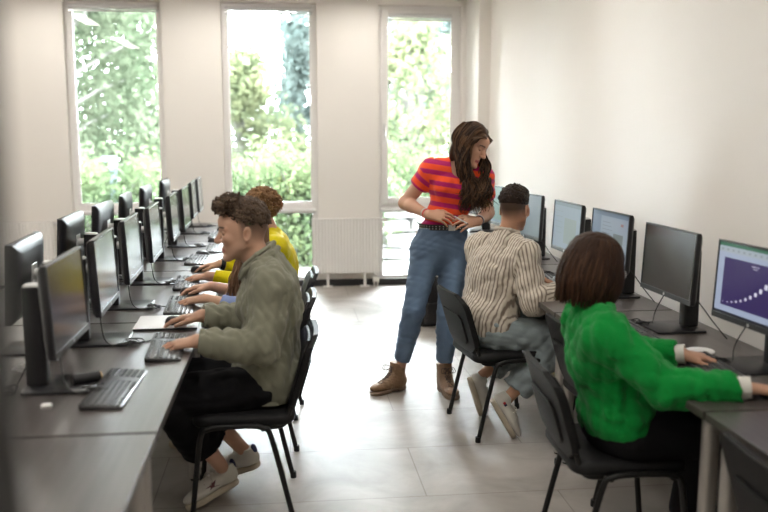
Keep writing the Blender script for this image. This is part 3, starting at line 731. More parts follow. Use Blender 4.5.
def nets(D, lo, h):
    S = D < 0; n = D.shape
    c = np.zeros((n[0]-1, n[1]-1, n[2]-1), np.int8)
    for dx in (0, 1):
        for dy in (0, 1):
            for dz in (0, 1): c += S[dx:n[0]-1+dx, dy:n[1]-1+dy, dz:n[2]-1+dz]
    act = (c > 0) & (c < 8); idx = np.full(act.shape, -1, np.int64); ii = np.nonzero(act); N = len(ii[0]); idx[ii] = np.arange(N)
    I = np.stack(ii, 1); pos = np.zeros((N, 3)); cnt = np.zeros(N)
    cor = [(0, 0, 0), (1, 0, 0), (0, 1, 0), (1, 1, 0), (0, 0, 1), (1, 0, 1), (0, 1, 1), (1, 1, 1)]
    val = [D[I[:, 0]+a, I[:, 1]+b_, I[:, 2]+c_] for a, b_, c_ in cor]
    for e0, e1 in ((0, 1), (2, 3), (4, 5), (6, 7), (0, 2), (1, 3), (4, 6), (5, 7), (0, 4), (1, 5), (2, 6), (3, 7)):
        v0, v1 = val[e0], val[e1]; m = (v0 < 0) != (v1 < 0); t = np.where(m, v0/np.where(m, v0-v1, 1), 0)[:, None]
        p = np.array(cor[e0])*(1-t)+np.array(cor[e1])*t; pos += p*m[:, None]; cnt += m
    pos = lo+h*(I+pos/cnt[:, None])
    F = []
    for a in range(3):
        b_, c_ = (a+1) % 3, (a+2) % 3
        s0 = [slice(None)]*3; s1 = [slice(None)]*3; s0[a] = slice(0, -1); s1[a] = slice(1, None)
        for q in (b_, c_): s0[q] = slice(1, -1); s1[q] = slice(1, -1)
        A, B = S[tuple(s0)], S[tuple(s1)]; J = np.stack(np.nonzero(A != B), 1)
        if not len(J): continue
        sg = A[tuple(J.T)]
        J[:, b_] += 1; J[:, c_] += 1
        def at_(db, dc):
            K = J.copy(); K[:, b_] += db; K[:, c_] += dc; return idx[tuple(K.T)]
        q = np.stack([at_(-1, -1), at_(0, -1), at_(0, 0), at_(-1, 0)], 1)
        q[~sg] = q[~sg][:, ::-1]; F.append(q)
    F = np.concatenate(F); F = F[(F >= 0).all(1)]
    return pos, F

def smooth(V, F, it=1, lam=.5):
    for _ in range(it):
        acc = np.zeros_like(V); cnt = np.zeros(len(V))
        for i in range(4):
            j = F[:, (i+1) % 4]; np.add.at(acc, F[:, i], V[j]); np.add.at(cnt, F[:, i], 1); np.add.at(acc, j, V[F[:, i]]); np.add.at(cnt, j, 1)
        V = V+(acc/np.maximum(cnt, 1)[:, None]-V)*lam
    return V

def mesh_obj(name, V, F, m, parent, col=None, origin=None):
    if origin is not None: V = V-np.array(origin)
    me = bpy.data.meshes.new(name); me.vertices.add(len(V)); me.vertices.foreach_set('co', V.astype(np.float32).ravel())
    k = F.shape[1]; me.loops.add(len(F)*k); me.loops.foreach_set('vertex_index', F.astype(np.int32).ravel()); me.polygons.add(len(F))
    me.polygons.foreach_set('loop_start', np.arange(0, len(F)*k, k, dtype=np.int32)); me.update(calc_edges=True)
    me.polygons.foreach_set('use_smooth', np.ones(len(F), bool))
    if col is not None:
        a = me.color_attributes.new('Col', 'FLOAT_COLOR', 'POINT'); c = np.ones((len(V), 4), np.float32); c[:, :3] = col; a.data.foreach_set('color', c.ravel())
    me.materials.append(m); o = bpy.data.objects.new(name, me); COL.objects.link(o); o.parent = parent; return o

def frame(f, up=(0, 0, 1)):
    f = unit(f); l = unit(np.cross(up, f)); u = np.cross(f, l); return f, l, u      # forward, left, up

def seg_t(P, a, b):
    ab = b-a; return ((P-a)@ab)/(ab@ab)
def dist_seg(P, a, b):
    t = np.clip(seg_t(P, a, b), 0, 1)[:, None]; return np.linalg.norm(P-(a+t*(b-a)), axis=1)

def head_vol(v, c, f, up=(0, 0, 1), sc=1., fem=False, neck=None):
    f, l, u = frame(f, up); c = V3(c)
    def P(x, y, z): return c+sc*(x*f+y*l+z*u)
    ax = (f, l, u); S = lambda *r: tuple(sc*x for x in r)
    v.ell(P(-.018, 0, .035), S(.092, .073, .088), ax, .02)
    v.ell(P(.02, 0, .0), S(.07, .062, .095), ax, .02)
    v.ell(P(.045, 0, -.045), S(.040, .047, .055), ax, .02)
    for s in (-1, 1):
        v.cone(P(-.005, s*.052, -.045), P(.07, s*.015, -.098), .020*sc if not fem else .016*sc, .017*sc if not fem else .013*sc, .02)
        v.ell(P(.065, s*.038, -.018), S(.018, .018, .016), ax, .02)     # cheekbone
        v.cone(P(.084, s*.012, .024), P(.072, s*.045, .026), .008*sc, .007*sc, .012)    # brow
        v.ell(P(.087, s*.030, .006), S(.014, .016, .010), ax, .010, 's')  # socket
        v.ell(P(.0735, s*.030, .006), S(.0135, .0135, .0125), ax, .003)   # eyeball
        v.cone(P(.0825, s*.019, .012), P(.080, s*.042, .011), .0032*sc, .0030*sc, .004) # lid
        v.ell(P(.098, s*.009, -.030), S(.010, .008, .007), ax, .006)     # nostril wing
        # ear
        e = P(-.012, s*.072, -.005); n = unit(s*l-.40*f)
        v.ell(e+sc*.004*n, (.017*sc, .0045*sc, .031*sc), (unit(f+.2*u), n, unit(u-.2*f)), .008)
        v.ell(e+sc*.010*n, (.019*sc, .0055*sc, .033*sc), (unit(f+.2*u), n, unit(u-.2*f)), .004)
        v.ell(e+sc*(.015*n+.003*f), (.011*sc, .006*sc, .020*sc), (unit(f+.2*u), n, unit(u-.2*f)), .004, 's')
        v.cone(P(.089, s*.0, -.062), P(.076, s*.024, -.0625), .0065*sc, .003*sc, .005)   # upper lip
        v.cone(P(.0875, s*.0, -.0735), P(.076, s*.020, -.0705), .0068*sc, .003*sc, .005)
    v.ell(P(.066, 0, .05), S(.032, .045, .035), ax, .02)     # forehead
    v.cone(P(.086, 0, .018), P(.112, 0, -.024), .0085*sc, .0105*sc, .010)  # nose
    v.ell(P(.110, 0, -.029), S(.0105, .011, .009), ax, .006)
    v.ell(P(.080, 0, -.101), S(.018, .022, .015), ax, .015)  # chin
    v.ell(P(.070, 0, -.066), S(.018, .030, .020), ax, .012)
    if neck is not None:
        nr = .050*sc if not fem else .043*sc
        v.cone(P(-.022, 0, -.03), neck, nr, nr*1.1, .03); v.cone(P(.02, 0, -.085), V3(neck)+.02*sc*f, nr*.55, nr*.7, .03)
    return P, ax

def face_col(Vt, C, P, ax, sc, skin, lip, brow, eye=(.06, .04, .03), down=False, stub=None, fade=None):
    c = P(0, 0, 0); f, l, u = ax; q = (Vt-c)/sc; x, y, z = q@f, q@l, q@u
    C = C.copy()
    def mix(m, col, a=1.):
        w = (np.clip(m, 0, 1)*a)[:, None]; C[:] = C*(1-w)+np.array(col)*w
    if fade is not None:        # short clipped hair on sides and nape
        reg = np.clip((z-fade[0]+.25*np.maximum(-x, 0)+.0)/.075, 0, 1)*np.clip((.020-x)/.02, 0, 1)
        near = np.linalg.norm(q, axis=1) < .16
        mix(reg*near*(np.abs(y)+.0*z < .0765), fade[1], fade[2])
        mix(((x > .03) & (z > .085)).astype(float)*near, skin, 0)
    if stub is not None: mix(np.clip((-.04-z)/.03, 0, 1)*np.clip((x+.02)/.03, 0, 1)*(z > -.125), stub, .30)
    mix(np.exp(-((y/.042)**2+((z+.03)/.03)**2)*1.)*(x > .05), (skin[0]*.98, skin[1]*.80, skin[2]*.78), .35)
    mix(((x > .076-.0*z) & (np.abs(z+.068) < .0125-.22*np.abs(y)) & (np.abs(y) < .026)).astype(float), lip, .85)
    mix(((x > .074) & (np.abs(z+.0680) < .0016) & (np.abs(y) < .023)).astype(float), (lip[0]*.35, lip[1]*.3, lip[2]*.3), .9)
    mix(((x > .055) & (np.abs(z-.0275-.004*np.cos((np.abs(y)-.03)*60)) < .0042) & (np.abs(np.abs(y)-.031) < .020)).astype(float), brow, .85)
    for s in (-1, 1):
        mix(np.exp(-(((x+.010)/.008)**2+((z+.004)/.016)**2))*(s*y > .070), (skin[0]*.62, skin[1]*.45, skin[2]*.42), .75)  # shade of the ear hollow painted into the skin colour
        e = (x-.0735)**2+(y-s*.030)**2+(z-.006)**2 < .0142**2; m_ = e & (np.abs(z-.004) < .0042) & (x > .078)
        if down: mix((e & (np.abs(z-.000) < .0022) & (x > .074)).astype(float), (brow[0]*.6, brow[1]*.6, brow[2]*.6), .9); mix((e & (z > .002) & (z < .013)).astype(float), (skin[0]*.8, skin[1]*.68, skin[2]*.62), .7); continue
        mix(m_.astype(float), (.42, .36, .33), 1.)
        mix((m_ & ((y-s*.030)**2+(z-.006)**2 < .0058**2)).astype(float), eye, 1.)
        mix((e & (z-.006 > .0055) & (z < .0165) & (x > .075)).astype(float), (brow[0]*.6, brow[1]*.6, brow[2]*.6), .8)
    return C

def hand_vol(v, w, fd, dorsal, thumb, curl=.45, sc=1., spread=.17, curls=None):
    """w wrist, fd where the fingers go, dorsal back-of-hand normal, thumb side vector"""
    fd = unit(fd); dn = unit(V3(dorsal)-fd*np.dot(dorsal, fd)); sd = np.cross(fd, dn)
    if np.dot(sd, thumb) < 0: sd = -sd
    w = V3(w)
    K = [w+sc*(fd*.083+sd*.029-dn*.002), w+sc*(fd*.088+sd*.009+dn*.001), w+sc*(fd*.084-sd*.011), w+sc*(fd*.076-sd*.030-dn*.004)]
    for i, kp in enumerate(K):
        v.cone(w+sc*(sd*(.013-.009*i)), kp, .0155*sc, .0115*sc, .012)
    v.cone(w, (K[1]+K[2])/2, .020*sc, .012*sc, .015, flat=dn, ratio=.62)
    LN = [(.040, .025, .020), (.045, .028, .021), (.041, .026, .020), (.032, .020, .017)]
    cs = curls or [curl*.9, curl, curl*1.05, curl*1.1]
    for i in range(4):
        a = K[i]; d = unit(fd+sd*spread*(1.1-.85*i)*1.); ang = 0; r0 = (.0085, .0087, .0084, .0074)[i]*sc
        for j, L in enumerate(LN[i]):
            ang += cs[i]*(.75, 1., .7)[j]
            dd = d*math.cos(ang)-dn*math.sin(ang); b_ = a+dd*L*sc; v.cone(a, b_, r0*(1-.10*j), r0*(.92-.10*j), .0035); a = b_
    t0 = w+sc*(fd*.022+sd*.018-dn*.006); t1 = w+sc*(fd*.052+sd*.046-dn*.014); t2 = t1+sc*unit(fd*.9+sd*.35-dn*.25)*.032; t3 = t2+sc*unit(fd*1.-sd*.05-dn*.25)*.026
    v.cone(t0, t1, .0165*sc, .0125*sc, .014); v.cone(t1, t2, .0105*sc, .0098*sc, .005); v.cone(t2, t3, .0098*sc, .0080*sc, .004)
    return t3

def body_prims(v, J, f, fem, inf=0., parts=('torso', 'arms', 'legs'), k=.03, sc=1., cuff=None, hem=None, armr=None, legr=None, lrs=None):
    """J joints; f facing of chest. inf: how far cloth stands off"""
    g = {n: V3(p) for n, p in J.items()}; f = unit(f)
    lat = unit(g['LS']-g['RS']); up = unit(g['neck']-g['pelvis'])
    ff = unit(np.cross(lat, up));  ff = ff if ff@f > 0 else -ff
    if 'torso' in parts:
        A = (lat, ff, up); ch, pe = g['chest'], g['pelvis']; wa = (ch*.45+pe*.55)
        if fem:
            v.ell(ch, ((.135+inf)*sc, (.095+inf)*sc, .17*sc), A, k); v.ell(wa, ((.118+inf)*sc, (.088+inf)*sc, .15*sc), A, k)
            v.ell(pe+ff*-.005, ((.165+inf)*sc, (.108+inf)*sc, (.13+inf)*sc), A, k)
            for s in (-1, 1): v.ell(ch+up*.005+lat*s*.063*sc+ff*(.070)*sc, ((.055+inf*.6)*sc, (.050+inf*.6)*sc, (.055+inf*.6)*sc), A, .035)
        else:
            v.ell(ch, ((.155+inf)*sc, (.108+inf)*sc, .19*sc), A, k); v.ell(wa, ((.145+inf)*sc, (.100+inf)*sc, .17*sc), A, k)
            v.ell(pe, ((.160+inf)*sc, (.115+inf)*sc, (.13+inf)*sc), A, k)
        sr = (.052 if fem else .060)*sc
        v.cone(g['LS'], g['RS'], sr+inf, sr+inf, k, flat=ff, ratio=.85)
        for s in ('LS', 'RS'):     # trapezius
            v.cone(g['neck']*.9+ch*.1, g[s], (.045+inf)*sc, (.045+inf)*sc, k)
            v.cone(g[s]*.75+ch*.25, ch, (.07+inf)*sc, (.09+inf)*sc, k)
    if 'arms' in parts:
        r = armr or ((.046, .037, .038, .024) if fem else (.056, .046, .046, .029))
        for s in 'LR':
            S_, E_, W_ = g[s+'S'], g[s+'E'], g[s+'W']
            if (S_ is None) or (cuff and cuff.get(s) == 'none'): continue
            c = (cuff or {}).get(s)     # ('U'|'F', t): where the sleeve ends
            if c and c[0] == 'U': v.cone(S_, E_, (r[0]+inf)*sc, (r[1]+inf*1.25)*sc, k, cut1=c[1])
            else:
                v.cone(S_, E_, (r[0]+inf)*sc, (r[1]+inf)*sc, k)
                m_ = E_+(W_-E_)*.3
                v.cone(E_, m_, (r[1]+inf)*sc, (r[2]+inf)*sc, .015)
                if c: v.cone(m_, W_, (r[2]+inf)*sc, (r[3]+inf*.8)*sc, .015, cut1=(c[1]-.3)/.7)
                else: v.cone(m_, W_, (r[2]+inf)*sc, (r[3]+inf)*sc, .015)
    if 'legs' in parts:
        r = legr or ((.083, .056, .055, .036) if fem else (.082, .058, .056, .038))
        for s in 'LR':
            Hh, K_, A_ = g[s+'Hip'], g[s+'K'], g[s+'A']
            v.cone(Hh, K_, (r[0]+inf)*sc, (r[1]+inf)*sc, k)
            m_ = K_+(A_-K_)*.3; t = (hem or {}).get(s) if hem else None
            v.cone(K_, m_, (r[1]+inf)*sc, (r[2]+inf)*sc, .02)
            if t: v.cone(m_, A_, (r[2]+inf)*sc, (r[3]+inf)*sc, .015, cut1=(t-.3)/.7)
            else: v.cone(m_, A_, (r[2]+inf)*sc, (r[3]+inf)*sc, .015)

def along_limb(P, J, segs):
    """coordinates for patterns: for every vertex the nearest bone, distance along it and angle round it"""
    best = np.full(len(P), 9.); T = np.zeros(len(P)); A = np.zeros(len(P)); I = np.zeros(len(P), int)
    for i, (a, b, r, ref) in enumerate(segs):
        a, b = V3(a), V3(b); d = dist_seg(P, a, b)/r; ax_ = unit(b-a); e1 = unit(np.cross(ax_, ref)); e2 = np.cross(ax_, e1)
        t = (P-a)@ax_; an = np.arctan2((P-a)@e2, (P-a)@e1)*r; m = d < best
        best[m] = d[m]; T[m] = t[m]; A[m] = an[m]; I[m] = i
    return I, T, A

IDS = {}; IDS_ = []
def tubes(paths, radii, n=5):
    VS = []; FS = []; base = 0; ids = []
    for P, R in zip(paths, radii):
        P = np.asarray(P, float); k = len(P); T = np.gradient(P, axis=0); T /= np.linalg.norm(T, axis=1)[:, None]+1e-9
        u = np.cross(T[0], (0.3, .5, .8)); u /= np.linalg.norm(u); R = np.broadcast_to(R, (k,))
        for i in range(k):
            u = u-T[i]*(u@T[i]); u /= np.linalg.norm(u)+1e-9; w = np.cross(T[i], u)
            a = np.arange(n)*2*PI/n; VS.append(P[i]+R[i]*(np.cos(a)[:, None]*u+np.sin(a)[:, None]*w))
        j = np.arange(n)
        for i in range(k-1):
            b0 = base+i*n; b1 = b0+n; FS.append(np.stack([b0+j, b0+(j+1) % n, b1+(j+1) % n, b1+j], 1))
        base += k*n; ids += [len(ids) and ids[-1]+1]*(k*n) if False else [len(IDS_)]*(k*n); IDS_.append(0)
    V = np.concatenate(VS); IDS[id(V)] = (np.array(ids), V); return V, np.concatenate(FS)

def join(parts):
    V = []; F = []; b_ = 0
    for v, f in parts: V.append(v); F.append(f+b_); b_ += len(v)
    return np.concatenate(V), np.concatenate(F)

M['skin'] = attr_mat('skin', .5, .35, sss=.04, bump=.04, bscale=300)
HC = {}
M['hair'] = attr_mat('hair_strands', .55, .18, bump=.2, bscale=220)
def hair_mat(name, c1, c2, rough=.42): HC[name] = (np.array(c1), np.array(c2)); return name
M['hair_k'] = hair_mat('dark_brown_curls', (.055, .036, .025), (.17, .115, .078))
M['hair_woman'] = hair_mat('long_brown_hair', (.020, .011, .007), (.15, .080, .042))
M['hair_w'] = hair_mat('short_black_brown_hair', (.014, .009, .007), (.05, .03, .02))
M['hair_g'] = hair_mat('bob_brown_hair', (.022, .010, .006), (.065, .030, .015), .38)
M['hair_y'] = hair_mat('reddish_curls', (.13, .065, .028), (.36, .21, .10))
M['hair_b'] = hair_mat('light_brown_long_hair', (.12, .06, .03), (.34, .20, .12))
def cloth(name, col, rough=.85, bump=.15, bs=260, var=.08, vs=9, sheen=.2):
    m = mat(name, col, rough, spec=.2, bump=bump, bscale=bs, var=var, vscale=vs); m.node_tree.nodes['Principled BSDF'].inputs['Sheen Weight'].default_value = sheen; return m
M['olive'] = cloth('olive_cotton', (.235, .235, .175), bump=.12, var=.06)
M['green'] = cloth('green_wool', (.002, .235, .036), .95, .35, 180, .10, 30, .12)
M['yellow'] = cloth('yellow_jersey', (.60, .50, .0), var=.06, sheen=.1)
M['blue'] = cloth('light_blue_jersey', (.24, .31, .56), var=.06)
M['black'] = cloth('black_trouser_cloth', (.008, .008, .010), .8, sheen=.0)
M['grey_denim'] = cloth('faded_grey_denim', (.27, .32, .335), .85, .25, 300, .14, 12)
M['dark_navy'] = cloth('dark_navy_cloth', (.015, .02, .05), .85)
M['stripes'] = attr_mat('striped_shirt_cotton', .85, .2, bump=.1, bscale=260, sheen=.2)
M['tee'] = attr_mat('striped_knit', .85, .2, bump=.1, bscale=260, sheen=.2)
M['jeans'] = attr_mat('washed_blue_denim', .8, .25, bump=.2, bscale=420, sheen=.1)
M['boot'] = mat('tan_leather', (.26, .155, .085), .5, bump=.15, bscale=90, var=.2, vscale=14)
M['sole_tan'] = mat('tan_rubber', (.20, .13, .085), .6)
M['sneaker'] = mat('white_leather', (.60, .575, .52), .5, bump=.08, bscale=90, var=.06)
M['sneaker_sole'] = mat('cream_rubber', (.50, .44, .34), .6)
M['lace'] = mat('lace', (.65, .62, .55), .8)
M['lace_dark'] = mat('brown_lace', (.09, .06, .05), .8)
M['logo_dark'] = mat('logo_dark_red', (.10, .02, .03), .5)
M['logo_navy'] = mat('logo_navy', (.02, .025, .08), .5)
M['logo_red'] = mat('logo_red', (.5, .03, .04), .5)
M['belt'] = mat('black_leather', (.02, .02, .022), .4)
M['cuff_white'] = cloth('white_cuff', (.72, .70, .66))

def shoe(parent, heel, toe, up, name='sneaker', style='sneaker', sc=1., logo=None, side=1):
    """heel/toe: ground contact points of the sole"""
    heel, toe, up = V3(heel), V3(toe), unit(up); f = unit(toe-heel); l = np.cross(up, f); l = unit(l); u = np.cross(f, l); L = np.linalg.norm(toe-heel)
    P = lambda x, y, z: heel+f*x*L+l*y+u*z
    ax = (f, l, u)
    v = Vol(); h = .003
    zs = .026
    v.ell(P(.14, 0, zs+.028), (.042*sc, .032*sc, .040*sc), ax, .02)
    v.ell(P(.36, 0, zs+.028), (.075*sc, .034*sc, .036*sc), ax, .02)
    v.ell(P(.70, side*.004, zs+.016), (.082*sc, .043*sc, .027*sc), ax, .02)
    v.ell(P(.50, 0, zs+.032), (.07*sc, .033*sc, .030*sc), ax, .02)
    if style == 'boot':
        v.cone(P(.27, 0, .05), P(.22, 0,   .178), .048, .053, .03, flat=l, ratio=.92, cut1=1.); v.cone(P(.30, 0, .10), P(.55, 0, .045), .038, .034, .03)
        v.noise(.0012, 160, 3)
    else:
        v.cone(P(.20, 0, .04), P(.14, 0, .102), .039, .038, .02, flat=l, ratio=.82, cut1=1.)
        v.cone(P(.32, 0, .118), P(.17, 0, .135), .030, .030, .012, op='s')
    v.plane(P(0, 0, zs-.004), -u, P(0, 0, 0)-.4, P(0, 0, 0)+.45)
    V, F = v.mesh(h); V = smooth(V, F, 1); o = mesh_obj(name, V, F, M['boot'] if style == 'boot' else M['sneaker'], parent)
    s = Vol()
    s.cone(P(.16, 0, .014), P(.40, 0, .014), .038, .036, .03); s.cone(P(.40, 0, .014), P(.74, side*.004, .014), .036, .046, .03); s.ell(P(.80, side*.004, .014), (.052, .043, .04), ax, .01)
    lo, hi = P(0, 0, 0)-.4, P(0, 0, 0)+.45
    s.plane(P(0, 0, zs), u, lo, hi); s.plane(P(0, 0, 0), -u, lo, hi)
    if style == 'boot': s.plane
    V2, F2 = s.mesh(h)
    if style == 'boot':
        x = (V2-heel)@f/L; z = (V2-heel)@u; mm = (x > .30) & (x < .52) & (z < .014); V2[mm] += u*.010
    sl = mesh_obj('sole', V2, F2, M['sole_tan'] if style == 'boot' else M['sneaker_sole'], o)
    # laces
    paths = []; ntop = 7 if style == 'boot' else 5
    from mathutils.bvhtree import BVHTree
    bv = BVHTree.FromPolygons([tuple(p) for p in V], [tuple(q) for q in F])
    def on(x, y, zt=.25, d=None):
        p = P(x, y, zt) if d is None else d[0]
        r = bv.ray_cast(Vector(p), Vector(-u if d is None else d[1])); return None if r[0] is None else V3(r[0])+V3(r[1])*.0015
    rows = []
    for i in range(ntop):
        t = i/(ntop-1)
        if style == 'boot':
            if t < .5: pt = [on(.62-.44*t, y) for y in (-.017, 0, .017)]
            else:
                z = .07+(t-.5)*2*.085; pt = [on(0, 0, d=(P(1.2, y, z), -f)) for y in (-.015, 0, .015)]
        else: pt = [on(.62-.26*t, y) for y in (-.016, 0, .016)]
        if all(p is not None for p in pt): rows.append(pt); paths.append(np.array(pt))
    for a, b_ in zip(rows, rows[1:]): paths += [np.array([a[0], b_[2]]), np.array([a[2], b_[0]])]
    if rows:
        c = rows[-1][1]
        for s_ in (-1, 1):
            for q_ in (.03, .045): paths.append(np.array([c, c+f*.02+l*s_*q_*.8+u*.012, c+f*.035+l*s_*q_-u*.012, c+f*.02+l*s_*q_*.5-u*.02, c+f*.006]))
        paths = [np.array([list(p) for p in spline([Vector(x) for x in q], 3)]) if len(q) > 2 else q for q in paths]
        Vl, Fl = tubes(paths, [.0018]*len(paths)); mesh_obj('laces', Vl, Fl, M['lace_dark'] if style == 'boot' else M['lace'], o)
    def stick(name, polys, x, z, sd, m, s_=1.):
        mb = MB()
        for poly in polys:
            pts = []
            for a, c in poly:
                p0 = P(x, 0, z)+f*a*s_+u*c*s_+l*sd*.2; r = bv.ray_cast(Vector(p0), Vector(-l*sd))
                if r[0] is None: return
                pts.append(V3(r[0])+V3(r[1])*.0012)
            mb.add(pts, [tuple(range(len(pts)))])
        mb.build(name, m, o, smooth=False)
    if logo == 'star':
        pl = []
        for a, b_, w in ((-.024, -.012, .008), (.026, .013, .008), (-.018, .011, .006), (.017, -.011, .006), (.0, .018, .004), (.030, .0, .004)):
            d = unit((a, b_, 0)); nx, ny = -d[1]*w, d[0]*w
            pl.append([(-nx, -ny), (a, b_), (nx, ny)])
        stick('side_emblem', pl, .50, .056, 1, M['logo_dark'], 1.3)
        hv = Vol(); hv.ell(P(.005, 0, .088), (.012, .017, .024), ax, .0); Vh, Fh = hv.mesh(.0025); mesh_obj('heel_tab', Vh, Fh, M['logo_navy'], o)
    if logo == 'flag':
        stick('flag_emblem', [[(-.012, -.007), (0, -.007), (0, .007), (-.012, .007)]], .24, .06, -1 if side < 0 else 1, M['logo_red'])
        stick('flag_emblem_navy', [[(0, -.0075), (.012, -.0075), (.012, .0075), (0, .0075)]], .24, .06, -1 if side < 0 else 1, M['logo_navy'])
    return o

def curls(P, ax, sc, n, seed, xmin, zmin, R=(.098, .080, .100), cen=(-.015, 0, .035), amp=.007, turns=1.6, length=.03, rad=.0035, cond=None):
    g = np.random.default_rng(seed); f, l, u = ax; out = []
    while len(out) < n:
        d = g.normal(size=3); d /= np.linalg.norm(d); x, y, z = cen[0]+R[0]*d[0], cen[1]+R[1]*d[1], cen[2]+R[2]*d[2]
        if not cond(x, y, z): continue
        nrm = unit(d[0]/R[0]*f+d[1]/R[1]*l+d[2]/R[2]*u); c = P(x, y, z)
        t = g.normal(size=3); t = unit(t-nrm*(t@nrm)); b_ = np.cross(nrm, t); ph = g.random()*6.28; s = np.linspace(0, 1, 9)
        pts = c-nrm*.006+np.outer(s, t)*length+np.outer(np.sin(s*PI)*.010*g.random()+.004, nrm)+amp*(np.outer(np.cos(s*turns*6.28+ph), b_)+np.outer(np.sin(s*turns*6.28+ph), nrm))
        out.append(pts)
    return out
def person(label, loc):
    t = bpy.data.objects.new('person', None); COL.objects.link(t); tag(t, label, 'person'); return t
SKIN = (.56, .33, .225)
def vcol(V, c, var=.0):
    C = np.tile(np.array(c, float), (len(V), 1)); return C
def blotch(V, C, amp=.05, fr=25, seed=1):
    g = np.random.default_rng(seed); a = 0
    for _ in range(4):
        k = g.normal(size=3)*fr; a = a+np.sin(V@k+g.random()*6)
    return C*(1+amp*a/2)[:, None]
def knuckle(V, C, pts, col=(1.0, .82, .80)):
    for p in pts:
        w = np.exp(-((V-p)**2).sum(1)/.03**2)[:, None]*.5; C = C*(1-w)+C*np.array(col)*w
    return C

def forearms(v, J, fem, sc=1.):
    r = (.040, .037, .023) if fem else (.044, .042, .027)
    for s in 'LR':
        E_, W_ = V3(J[s+'E']), V3(J[s+'W']); S_ = V3(J[s+'S'])
        v.cone(S_, E_, (.044 if fem else .05)*sc, r[0]*sc*.95, .02); m_ = E_+(W_-E_)*.28
        v.cone(E_, m_, r[0]*sc*.93, r[1]*sc, .02); v.cone(m_, W_, r[1]*sc, r[2]*sc, .02)

def make_person(label, J, f, fem, headp, headf, hands, skin=SKIN, lip=(.42, .14, .12), brow=(.06, .035, .025), h=.0035, hsc=1., stub=None, fade=None, bsc=1., headup=(0, 0, 1), down=False, legs=True):
    t = person(label, None); t.location = (J['pelvis'][0], J['pelvis'][1], 0); t.empty_display_size = .1
    org = np.array([J['pelvis'][0], J['pelvis'][1], 0.])
    v = Vol()
    body_prims(v, J, f, fem, inf=-.008, sc=bsc, parts=('torso', 'arms', 'legs') if legs else ('torso', 'arms'))
    forearms(v, J, fem, bsc)
    P, ax = head_vol(v, headp, headf, headup, hsc, fem, neck=V3(J['neck']))
    for q in hands: hand_vol(v, **q)
    for s in 'LR':      # feet inside the shoes
        if s+'F' in J: v.cone(J[s+'A'], J[s+'F'], .033, .024, .02)
    V, F = v.mesh(h); V = smooth(V, F, 1, .4)
    C = blotch(V, vcol(V, skin), .02)
    C = knuckle(V, C, [V3(q['w'])+unit(q['fd'])*.15 for q in hands])
    C = face_col(V, C, P, ax, hsc, skin, lip, brow, stub=stub, fade=fade, down=down)
    b = mesh_obj('body', V, F, M['skin'], t, C, org)
    return t, org, P, ax

def garment(name, t, org, v, h, m, C=None, parent=None, sm=2):
    V, F = v.mesh(h); V = smooth(V, F, sm, .5)
    col = C(V) if C else None
    return mesh_obj(name, V, F, m, parent or t, col, org if parent is None else None)

def band(name, t, org, c, n, R1, R2, ref, w, m, th=.004):
    """a ring-like strip round a limb (watch strap, cuff, collar)"""
    n = unit(n); e1 = unit(V3(ref)-n*np.dot(ref, n)); e2 = np.cross(n, e1); N = 32; mb = MB(); R = []
    for dz, dr in ((-w/2, 0), (-w/2, th), (w/2, th), (w/2, 0)):
        R.append([tuple(V3(c)+n*dz+(R1+dr)*math.cos(2*PI*i/N)*e1+(R2+dr)*math.sin(2*PI*i/N)*e2-org) for i in range(N)])
    R.append(R[0]); mb.rings(R, cap=False); return mb.build(name, m, t, bevel=0)

def hair_obj(t, org, name, parts, m):
    V, F = join(parts); c1, c2 = HC[m]; g = np.random.default_rng(len(V)); cs = []
    for v_, f_ in parts:
        k = IDS.get(id(v_))
        if k is None: cs.append(np.tile(c1*.75+c2*.25, (len(v_), 1)))
        else:
            q = k[0]-k[0].min(); r = g.random(q.max()+1)**1.6; cs.append(c1+(c2-c1)*r[q][:, None])
    return mesh_obj(name, V, F, M['hair'], t, np.concatenate(cs), org)

# ---------- man in the olive shirt (front left)
J = dict(pelvis=(-.09, 3.65, .555), chest=(-.078, 3.65, .86), neck=(-.122, 3.65, 1.075), LS=(-.064, 3.475, .985), RS=(-.09, 3.82, .985),
         LE=(-.104, 3.42, .745), RE=(-.15, 3.89, .755), LW=(-.365, 3.42, .778), RW=(-.385, 3.83, .795),
         LHip=(-.11, 3.56, .54), RHip=(-.11, 3.74, .54), LK=(-.50, 3.51, .515), RK=(-.50, 3.79, .515), LA=(-.30, 3.645, .16), RA=(-.215, 3.84, .16))
olive, org, P, ax = make_person('young man with dark curly hair in an olive shirt seated at the left desks, typing', J, (-1, 0, 0), False,
    (-.185, 3.65, 1.19), (-1, -.06, -.10), [dict(w=J['LW'], fd=(-1, .04, -.12), dorsal=(0, -.15, 1), thumb=(0, 1, 0), curl=.32), dict(w=J['RW'], fd=(-1, .1, -.10), dorsal=(0, .1, 1), thumb=(0, -1, 0), curl=.30)],
    skin=(.56, .335, .235), h=.003, stub=(.30, .20, .15), fade=(-.045, (.10, .062, .045), .75), down=True, brow=(.045, .028, .02))
v = Vol(); body_prims(v, J, (-1, 0, 0), False, inf=.020, parts=('torso', 'arms'), cuff=dict(L=('F', .93), R=('F', .93)), k=.03)
v.ell((-.085, 3.65, .58), (.132, .178, .12), None, .05)
v.cone((-.080, 3.65, .98), (-.125, 3.65, 1.12), .12, .064, .02, flat=(1, 0, 0), ratio=.95, cut1=1.0)
v.noise(.010, 30, 11, stretch=(1, 1, .7)); v.noise(.0045, 66, 12); v.plane((0, 0, .482), (0, 0, -1), (-.6, 3.2, .3), (.3, 4.1, .50))
v.plane((-.125, 3.65, 1.085), (-.75, 0, 1), (-.3, 3.5, 1.0), (.1, 3.8, 1.2))
sh = garment('shirt', olive, org, v, .0045, M['olive'])
v = Vol(); c0 = V3((-.122, 3.65, 1.10))
